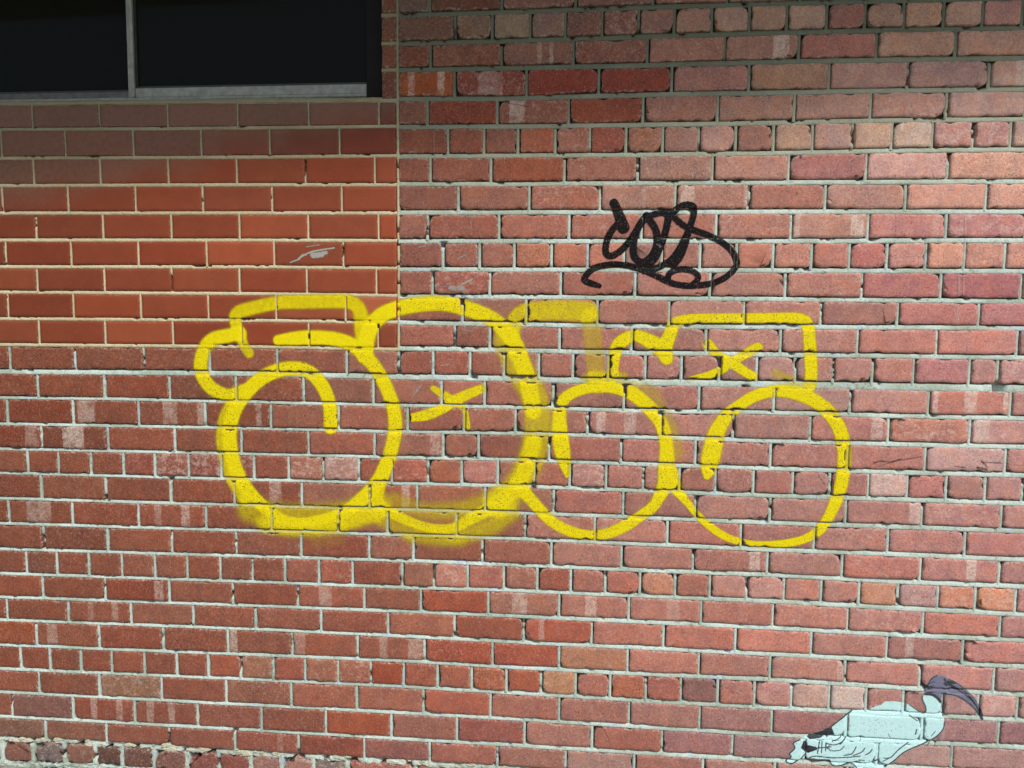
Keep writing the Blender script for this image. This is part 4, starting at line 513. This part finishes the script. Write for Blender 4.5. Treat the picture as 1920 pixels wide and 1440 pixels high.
for k in range(-1, 30):
    xa = SX if k <= 12 else XL
    xs = np.arange(xa, XR, .006); zc = np.array([ev(BED[k], x) for x in xs]) + fbm(k+50, len(xs), 18)*.0008
    hh = np.array([hb(k, x) for x in xs])
    if k == 28: bed_strip(V, F, xs, zc+fbm(77, len(xs), 8)*.006, hh*(1+.5*fbm(78, len(xs), 7)), [(t, y+.003) for t, y in OLDP], 300+k, .0045, .008)
    elif k == 29: bed_strip(V, F, xs, zc-.002, hh*(1.0+.5*fbm(79, len(xs), 6)), [(t, .003) for t, y in OLDP], 300+k, .008, .006)
    else: bed_strip(V, F, xs, zc, hh, OLDP, 300+k, .0011)
for k in range(0, 30):
    for j in row_joints(k):
        if k <= 12 and j < SX+.03: continue
        s0 = k*97+int((j+5)*100)
        if k == 29: perp_strip(V, F, j, bot_of(k, j), top_of(k, j), .009, OLDQ, s0, .005)
        else: perp_strip(V, F, j, bot_of(k, j), top_of(k, j), .0056, OLDQ, s0, .0012)
# backing of the joints everywhere, and the joints of the courses outside the frame
def back(V, F, x0, x1, z0, z1, y):
    b = len(V); V.extend([(x0, y, z0), (x1, y, z0), (x1, y, z1), (x0, y, z1)]); F.append((b, b+1, b+2, b+3))
back(V, F, SX+.001, XR, 0, ev(BED[-1], .3)+.65, .034)
back(V, F, XL, SX+.001, 0, ev(IBED[9], -1.2), .034)
bz = ev(BED[-1], .3)
back(V, F, SX+.01, XR-.01, bz, bz+.62, .005)
back(V, F, XL, SX, WIN_TOP-.01, WIN_TOP+.19, .005)
back(V, F, XL, WIN_L, ev(IBED[9], XL), WIN_TOP, .005)
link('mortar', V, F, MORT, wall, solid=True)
# crumbled mortar lumps along the bottom course
V, F = [], []
r = random.Random(5)
for i in range(120):                                   # broken flat pieces of old pointing, squeezed out of the joint
    x = -2.15+r.random()**1.3*2.0; base = ev(BED[28], x) if r.random() < .6 else ev(BED[29], x)
    z = base + r.gauss(0, .004); s_ = .004+.012*r.random()**2
    b = len(V); nn = 9; sh = [(.45+.9*r.random(), .3+.8*r.random()) for q in range(nn)]; yo = .0005+.003*r.random()
    for (yy, rr) in ((.008, 1.1), (yo, 1.0), (yo-.0012, .8)):
        for q in range(nn):
            a = q/nn*2*math.pi; V.append((x+math.cos(a)*s_*rr*sh[q][0]*1.5, yy+(r.random()-.5)*.0016, z+math.sin(a)*s_*rr*sh[q][1]*.75))
    for l in range(2):
        for q in range(nn): F.append((b+l*nn+q, b+l*nn+(q+1) % nn, b+(l+1)*nn+(q+1) % nn, b+(l+1)*nn+q))
    F.append(tuple(range(b+2*nn, b+3*nn)))
RUB = mat_mortar('crumbled_mortar', [lin((200, 198, 172)), lin((212, 212, 190)), lin((180, 192, 172)), lin((224, 218, 194))], .35)
link('mortar_crumbs', V, F, RUB, wall, smooth=False, solid=True, props={'kind': 'stuff'})
# solid core so the wall has its thickness
v, f = box_mesh(SX, XR, .056, .23, 0, bz+.65); link('core', v, f, ROOM, wall, smooth=False)
v, f = box_mesh(XL, SX, .056, .23, 0, ev(IBED[9], -1.2)-.006); link('core', v, f, ROOM, wall, smooth=False)
v, f = box_mesh(XL, SX, .056, .23, WIN_TOP, WIN_TOP+.19); link('core', v, f, ROOM, wall, smooth=False)
v, f = box_mesh(XL, WIN_L, .056, .23, ev(IBED[9], -1.2), WIN_TOP); link('core', v, f, ROOM, wall, smooth=False)

# ---------------------------------------------------------------- the newer infill under the window
infill = tag(empty('infill_wall', (-1.4, 0, ev(IBED[9], -1.4))), 'newer panel of smooth orange-red bricks with cream joints, set under the window', 'brick panel', kind='thing')
IL = infill.location
def put(name, V, F, mat, loc, **kw):
    o = link(name, V, F, mat, None, loc, **kw); o.parent = infill; o.matrix_parent_inverse = Matrix.Translation(-IL); return o
cells = []
for k in range(9):
    J = list(IJOINT[k])
    while J[0] > WIN_L: J.insert(0, J[0]-.24)
    J[0] = WIN_L
    J.append(seam_x((ev(IBED[k], SX)+ev(IBED[k+1], SX))/2)-.004)
    for a, b in zip(J, J[1:]):
        if b-a < .02: continue
        h0 = .0065
        cells.append((k, a, b, (a+.0040, b-(.0040 if b < SX-.02 else .004), ev(IBED[k], a)-h0, ev(IBED[k], b)-h0, ev(IBED[k+1], a)+h0, ev(IBED[k+1], b)+h0)))
WR = -.6215                                            # right edge of the window opening
for k in range(0, 4):                                  # narrow cut bricks between window and straight joint
    cells.append((-1, WR, SX, (WR+.001, SX-.005, ev(BED[k-1], SX)-.0065, ev(BED[k-1], SX)-.0065, (ev(BED[k], SX) if k < 3 else ev(IBED[0], SX))+.0065, (ev(BED[k], SX) if k < 3 else ev(IBED[0], SX))+.0065)))
n = 0; zz = ev(BED[-1], SX)
while zz < WIN_TOP-.02:
    cells.append((-1, WR, SX, (WR+.001, SX-.005, min(zz+.0905, WIN_TOP)-.0065, min(zz+.0905, WIN_TOP)-.0065, zz+.0065, zz+.0065))); zz += .0905
for i, (k, a, b, cor) in enumerate(cells):
    r = random.Random(9000+i)
    V, F, E, loc = brick_mesh(cor, r.gauss(-.0006, .0004), 0.0009 if k >= 0 else .0012, .0018 if k >= 0 else .003, .03, 500+i, chip=.04)
    t = (cor[0]+1.9)/1.3
    c = (139+27*t, 68+15*t, 40+12*t)
    if k < 0: c = (128, 84, 66)
    if k == 0: c = (128, 74, 58)
    if k == 1: c = (130, 68, 50)
    j = r.gauss(0, 1); hh = r.gauss(0, 1)
    c = [c[0]*(1+.05*j), c[1]*(1+.065*j)+2.5*hh, c[2]*(1+.07*j)+2.5*hh]
    n_ = len(E); sd = r.random()
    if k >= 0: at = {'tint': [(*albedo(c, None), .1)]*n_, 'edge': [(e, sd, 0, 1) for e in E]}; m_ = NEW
    else:
        at = {'tint': [(*albedo(c, None), .35)]*n_, 'edge': [(e, sd, 0, 1) for e in E], 'bar_a': [(0, 0, 0, 1)]*n_, 'bar_b': [(0, 0, 0, 1)]*n_, 'bar_c': [(0, 0, 0, 1)]*n_}; m_ = OLD
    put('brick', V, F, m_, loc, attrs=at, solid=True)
V, F = [], []
NEWP = [(0, .010), (.10, .009), (.2, .0022), (.4, .0010), (.65, .0008), (.86, .0016), (.94, .0045), (1, .006)]
NEWQ = [(0, .0045), (.12, .0014), (.35, .0006), (.58, .0010), (.64, .0030), (.70, .014), (1, .018)]
for k in range(0, 10):
    xs = np.arange(WIN_L, SX-.001, .006); zc = np.array([ev(IBED[k], x) for x in xs])
    bed_strip(V, F, xs, zc, np.full(len(xs), .0066 if k else .010), NEWP, 700+k, .0017)
for k in range(9):
    for j in IJOINT[k]:
        if j > WIN_L: perp_strip(V, F, j, ev(IBED[k+1], j), ev(IBED[k], j), .0042, NEWQ, 800+k*31+int((j+5)*50), .0008, -.006)
for k in range(0, 3):
    xs = np.arange(WR, SX, .006); bed_strip(V, F, xs, np.full(len(xs), ev(BED[k], SX)), np.full(len(xs), .0066), NEWP, 760+k, .0012)
zs = np.arange(ev(IBED[9], SX)-.004, WIN_TOP, .03)
for a in range(len(zs)-1):                             # the straight joint itself
    perp_strip(V, F, seam_x((zs[a]+zs[a+1])/2)-.0005, zs[a], zs[a+1]+.001, .0046, [(0, .004), (.15, .0012), (.4, -.0008), (.6, -.0004), (.74, .004), (.85, .010), (1, .012)], 3000+a, .0014)
back(V, F, WIN_L, SX+.001, ev(IBED[9], -1.2), ev(IBED[0], -1.2), .022)
back(V, F, WR, SX+.001, ev(IBED[0], -1.2), WIN_TOP, .008)
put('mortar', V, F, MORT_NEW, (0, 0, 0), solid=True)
v, f = box_mesh(WIN_L, SX, .056, .23, ev(IBED[9], -1.2)-.006, ev(IBED[0], -1.2)-.012); put('core', v, f, ROOM, (0, 0, 0), smooth=False)
v, f = box_mesh(WR+.003, SX, .056, .23, ev(IBED[0], -1.2)-.012, WIN_TOP); put('core', v, f, ROOM, (0, 0, 0), smooth=False)
# sloping mortar bed that forms the sill
zs0 = ev(IBED[0], -1.2)
V, F = [], []
xs = np.arange(WIN_L, WR+.002, .012); r = random.Random(3); prof = [(-.001, -.004), (.000, .004), (.012, .010), (.045, .022), (.085, .034), (.12, .038)]
for x in xs:
    zb = ev(IBED[0], x)
    for (y, z) in prof: V.append((x, y+(r.random()-.5)*.0012, zb+z+(r.random()-.5)*.0018))
m_ = len(prof)
for i in range(len(xs)-1):
    for j in range(m_-1):
        a = i*m_+j; F.append((a, a+1, a+m_+1, a+m_))
put('sill', V, F, MORT_NEW, (0, 0, 0))

# ---------------------------------------------------------------- window
win = tag(empty('window', (-1.45, .08, zs0+.012)), 'dark sliding window in a grey aluminium frame at the top left, above the orange bricks', 'window')
def wput(name, V, F, mat, par=None, **kw):
    o = link(name, V, F, mat, None, (0, 0, 0), smooth=False, **kw); p = par or win; o.parent = p
    o.matrix_parent_inverse = Matrix.Translation(-Vector(win.location)); return o
wz0, wz1 = zs0+.032, WIN_TOP-.004
YF = .080                                              # face of the frame behind the brick face
for bx in ((WIN_L+.002, WR-.001, wz0, wz0+.010), (WIN_L+.002, WR-.001, wz1-.03, wz1)):
    v, f = box_mesh(bx[0], bx[1], YF, YF+.075, bx[2], bx[3], .002); wput('frame_rail', v, f, ALU)
for bx in (WIN_L+.002, WR-.031):
    v, f = box_mesh(bx, bx+.03, YF+.001, YF+.074, wz0+.010, wz1-.03, .002); wput('frame_stile', v, f, BLACKM)
GL = NT('window_glass'); GL.b.inputs['Base Color'].default_value = (.020, .021, .015, 1); GL.b.inputs['Roughness'].default_value = .06
GL.b.inputs['Specular IOR Level'].default_value = .2
tr_ = GL.n.new('ShaderNodeBsdfTransparent'); tr_.inputs[0].default_value = (.55, .60, .45, 1); mx_ = GL.n.new('ShaderNodeMixShader'); mx_.inputs[0].default_value = .45
GL.l.new(tr_.outputs[0], mx_.inputs[1]); GL.l.new(GL.b.outputs[0], mx_.inputs[2]); GL.l.new(mx_.outputs[0], GL.out.inputs[0])
GLASS = GL.m
def sash(x0, x1, yf, zb, bot, side_l, side_r, mat, bead):
    z0, z1 = zb, wz1-.032
    parts = [(x0, x1, z0, z0+bot), (x0, x1, z1-.03, z1), (x0, x0+side_l, z0+bot, z1-.03), (x1-side_r, x1, z0+bot, z1-.03)]
    V, F = [], []
    for (a, b, c, d) in parts:
        v, f = box_mesh(a, b, yf, yf+.024, c, d, .0015); n0 = len(V); V += v; F += [[q+n0 for q in p] for p in f]
    s_ = wput('sash', V, F, mat)
    gx0, gx1, gz0, gz1 = x0+side_l, x1-side_r, z0+bot, z1-.03
    V, F = [], []
    for (a, b, c, d) in ((gx0, gx1, gz0, gz0+bead), (gx0, gx0+bead, gz0+bead, gz1), (gx1-bead, gx1, gz0+bead, gz1)):
        v, f = box_mesh(a, b, yf+.006, yf+.018, c, d, .001); n0 = len(V); V += v; F += [[q+n0 for q in p] for p in f]
    def sub(name, V, F, mat):
        o = link(name, V, F, mat, s_, smooth=False); return o
    sub('glazing_seal', V, F, RUBBER)
    v, f = box_mesh(gx0+.001, gx1-.001, yf+.010, yf+.014, gz0, gz1); sub('pane', v, f, GLASS)
XM = -1.484
sash(XM-.020, WR-.032, YF+.004, wz0+.0105, .030, .022, .016, ALU, .008)
sash(WIN_L+.033, XM+.012, YF+.036, wz0+.0105, .030, .03, .028, ALU_DARK, .008)
v, f = box_mesh(WR-.068, WR-.001, YF-.012, YF-.001, wz0-.008, wz1-.03, .002); wput('reveal_shade_strip', v, f, BLACKM)  # dark strip put in place of the shade beside the right reveal
v, f = box_mesh(XM-.004, XM+.006, YF-.004, YF+.0035, wz0+.0105, wz1-.032, .001); wput('mullion_rib', v, f, ALU)
# the dim room behind the glass
for nm, bx in (('room_floor', (WIN_L-.3, WR+.3, .235, 3.2, wz0-1.0, wz0-.95)), ('room_ceiling', (WIN_L-.3, WR+.3, .235, 3.2, WIN_TOP+.03, WIN_TOP+.08)),
               ('room_back_wall', (WIN_L-.3, WR+.3, 3.2, 3.25, wz0-1, WIN_TOP+.08)), ('room_left_wall', (WIN_L-.35, WIN_L-.3, .235, 3.25, wz0-1, WIN_TOP+.08)),
               ('room_right_wall', (WR+.3, WR+.35, .235, 3.25, wz0-1, WIN_TOP+.08))):
    v, f = box_mesh(*bx); tag(link(nm, v, f, ROOM, smooth=False), kind='structure')

# ---------------------------------------------------------------- eave overhead (outside the frame), shades the top of the wall
ZE = 2.95
v = []
for z in (ZE, ZE+.09):
    v += [(XL-.6, .0, z), (XL-.6, -.78, z), (-.3, -.64, z), (XR+.6, -.40, z), (XR+.6, .0, z)]
f = [(0, 1, 2, 3, 4), (9, 8, 7, 6, 5)] + [(i, (i+1) % 5 + 5*0, (i+1) % 5+5, i+5) for i in range(5)]
EAVE = tag(link('roof_soffit', [(a, b-.004, c) for a, b, c in v], f, ROOFM, smooth=False), kind='structure')

# ---------------------------------------------------------------- paint on the wall
bvh = BVHTree.FromPolygons(ALLV, ALLF)
def cover_of(strokes, X, Z, x0, z0, cell):
    nz, nx = X.shape; free = np.ones_like(X)
    for pts, op, soft in strokes:
        best = np.zeros_like(X)
        # smooth the polyline a little (Catmull-Rom)
        P_ = [np.array(p) for p in pts]; Q_ = []
        for i in range(len(P_)-1):
            a, b = P_[i], P_[i+1]; pa = P_[i-1] if i else a; pb = P_[i+2] if i+2 < len(P_) else b
            for t in (0, .25, .5, .75):
                Q_.append(.5*((2*a)+(b-pa)*t+(2*pa-5*a+4*b-pb)*t*t+(-pa+3*a-3*b+pb)*t**3))
        Q_.append(P_[-1])
        for a, b in zip(Q_, Q_[1:]):
            rm = max(a[2], b[2])*.5*(1+soft)+.004
            i0 = max(0, int((min(a[0], b[0])-rm-x0)/cell)); i1 = min(nx, int((max(a[0], b[0])+rm-x0)/cell)+2)
            j0 = max(0, int((min(a[1], b[1])-rm-z0)/cell)); j1 = min(nz, int((max(a[1], b[1])+rm-z0)/cell)+2)
            if i1 <= i0 or j1 <= j0: continue
            xx, zz_ = X[j0:j1, i0:i1], Z[j0:j1, i0:i1]; dx, dz = b[0]-a[0], b[1]-a[1]; L = dx*dx+dz*dz+1e-12
            t = np.clip(((xx-a[0])*dx+(zz_-a[1])*dz)/L, 0, 1); d = np.hypot(xx-a[0]-t*dx, zz_-a[1]-t*dz)
            rr = .5*(a[2]+(b[2]-a[2])*t); u = np.clip((rr*(1+soft*.75)-d)/(rr*soft*1.6+1e-6), 0, 1); u = u*u*(3-2*u)
            best[j0:j1, i0:i1] = np.maximum(best[j0:j1, i0:i1], u)
        free *= 1-np.clip(best*op, 0, 1)
    return 1-free
def inside(poly, X, Z):
    res = np.zeros(X.shape, bool); n = len(poly)
    for i in range(n):
        (x1, z1), (x2, z2) = poly[i], poly[(i+1) % n]
        if z1 == z2: continue
        c = ((z1 > Z) != (z2 > Z)) & (X < (x2-x1)*(Z-z1)/(z2-z1)+x1); res ^= c
    return res
def sheet(name, x0, x1, z0, z1, cell, coverf, mat, off=.0007):
    nx, nz = int((x1-x0)/cell)+1, int((z1-z0)/cell)+1
    X, Z = np.meshgrid(x0+np.arange(nx)*cell, z0+np.arange(nz)*cell)
    cov, pcol = coverf(X, Z, x0, z0, cell)
    idx = -np.ones(X.shape, int); keep = cov > .015
    k2 = keep.copy(); k2[1:] |= keep[:-1]; k2[:-1] |= keep[1:]; k2[:, 1:] |= keep[:, :-1]; k2[:, :-1] |= keep[:, 1:]
    js, is_ = np.nonzero(k2); idx[js, is_] = np.arange(len(js))
    Y = np.full(X.shape, np.nan); d = Vector((0, 1, 0))
    for j, i in zip(js, is_):
        h = bvh.ray_cast(Vector((X[j, i], -.2, Z[j, i])), d, .5); Y[j, i] = h[0].y if h[0] is not None else .01
    # stay in front of neighbouring arrises so that no brick edge cuts through the coat
    Yp = np.pad(Y, 1, mode='edge'); Yp = np.where(np.isnan(Yp), 9, Yp)
    mn = np.minimum.reduce([Yp[1:-1, :-2], Yp[1:-1, 2:], Yp[:-2, 1:-1], Yp[2:, 1:-1], Y])
    Yf = np.where(np.isnan(Y), mn, .35*Y+.65*mn)
    V = [(float(X[j, i]), float(Yf[j, i])-off, float(Z[j, i])) for j, i in zip(js, is_)]
    q = (idx[:-1, :-1] >= 0) & (idx[1:, :-1] >= 0) & (idx[:-1, 1:] >= 0) & (idx[1:, 1:] >= 0)
    F = [(int(idx[j, i]), int(idx[j, i+1]), int(idx[j+1, i+1]), int(idx[j+1, i])) for j, i in zip(*np.nonzero(q))]
    dep = np.clip(Y[js, is_]/.013, 0, 1)
    oldf = np.where((X[js, is_] > SX) | (Z[js, is_] < ev(IBED[9], -1.2)), 1.0, .0)
    at = {'cover': np.stack([cov[js, is_], dep, oldf, np.ones(len(js))], 1)}
    if pcol is not None: at['pcol'] = np.concatenate([pcol[js, is_], np.ones((len(js), 1))], 1)
    return link(name, V, F, mat, attrs=at)
def bounds(S, m=.03):
    a = np.array([p[:2] for s_ in S for p in s_[0]]); w = max(p[2] for s_ in S for p in s_[0])/2+m
    return a[:, 0].min()-w, a[:, 0].max()+w, a[:, 1].min()-w, a[:, 1].max()+w
def painted(name, S, mat, cell, label, cat, off=.0007):
    o = sheet(name, *bounds(S), cell, lambda X, Z, a, b, c: (cover_of(S, X, Z, a, b, c), None), mat, off)
    return tag(o, label, cat)
YEL = mat_paint('yellow_spray_paint', (.95, .79, .006), (.72, .56, .006), .36, .6, .03, 1.02, .98, .78)
BLK = mat_paint('black_spray_paint', (.007, .007, .009), (.010, .010, .011), .1, .6, .04, .5, .99, .96)
GRY = mat_paint('faded_grey_marks', (.50, .52, .46), (.42, .44, .38), .3, .8, .25, .8, .8)
DRP = mat_paint('pale_drips', (.72, .66, .62), (.6, .5, .46), .2, .8, .12, .7, .6)
SCR = mat_paint('black_scratches', (.03, .025, .03), (.07, .05, .05), .1, .8, .2, .9, .6)
painted('graffiti', YELLOW, YEL, .0026, 'large bubble letter graffiti in yellow spray paint across the middle of the wall', 'graffiti')
painted('graffiti_tag', BLACK, BLK, .0022, 'small black looping spray tag above the yellow graffiti', 'graffiti', .0012)
painted('paint_scribble', SCRIB_A, GRY, .002, 'small grey scribble on a smooth orange brick left of the straight joint', 'scribble')
def part_marks(name, S, mat, cell, off):
    for st in S:                                       # each mark on the old wall is a part of that wall
        o = sheet(name, *bounds([st]), cell, lambda X, Z, a, b, c: (cover_of([st], X, Z, a, b, c), None), mat, off); o.parent = wall
part_marks('paint_smudge', SCRIB_B, GRY, .0025, .0007)
part_marks('black_scratch', SCRIB_C, SCR, .002, .0012)
part_marks('paint_drip', DRIPS, DRP, .002, .0015)

def bird_cover(X, Z, x0, z0, cell):
    cov = np.zeros_like(X); col = np.zeros((*X.shape, 3)); col[:] = (.56, .85, .84)
    wash = cover_of(B_WASH, X, Z, x0, z0, cell); cov = np.maximum(cov, wash*.8); col[wash > .05] = (.7, .66, .64)
    b = inside(B_BODY, X, Z); cov[b] = 1; col[b] = (.57, .87, .86)
    h = inside(B_HEAD, X, Z); cov[h] = 1; col[h] = (.17, .17, .255)
    for t in B_TAIL:
        t_ = inside(t, X, Z); cov[t_] = 1; col[t_] = (.012, .014, .02)
    ln = np.clip(cover_of(B_LINES, X, Z, x0, z0, cell)*1.15, 0, 1)
    cov = np.maximum(cov, ln); col = col*(1-ln[..., None])+np.array((.015, .02, .03))*ln[..., None]
    return cov, col
bx = np.array(B_BODY+B_HEAD)
tag(sheet('bird_mural', bx[:, 0].min()-.02, bx[:, 0].max()+.02, bx[:, 1].min()-.02, bx[:, 1].max()+.02, .0015, bird_cover, mat_bird(), .001),
    'painted pale blue ibis with a purple head and long curved bill, low at the right', 'mural')
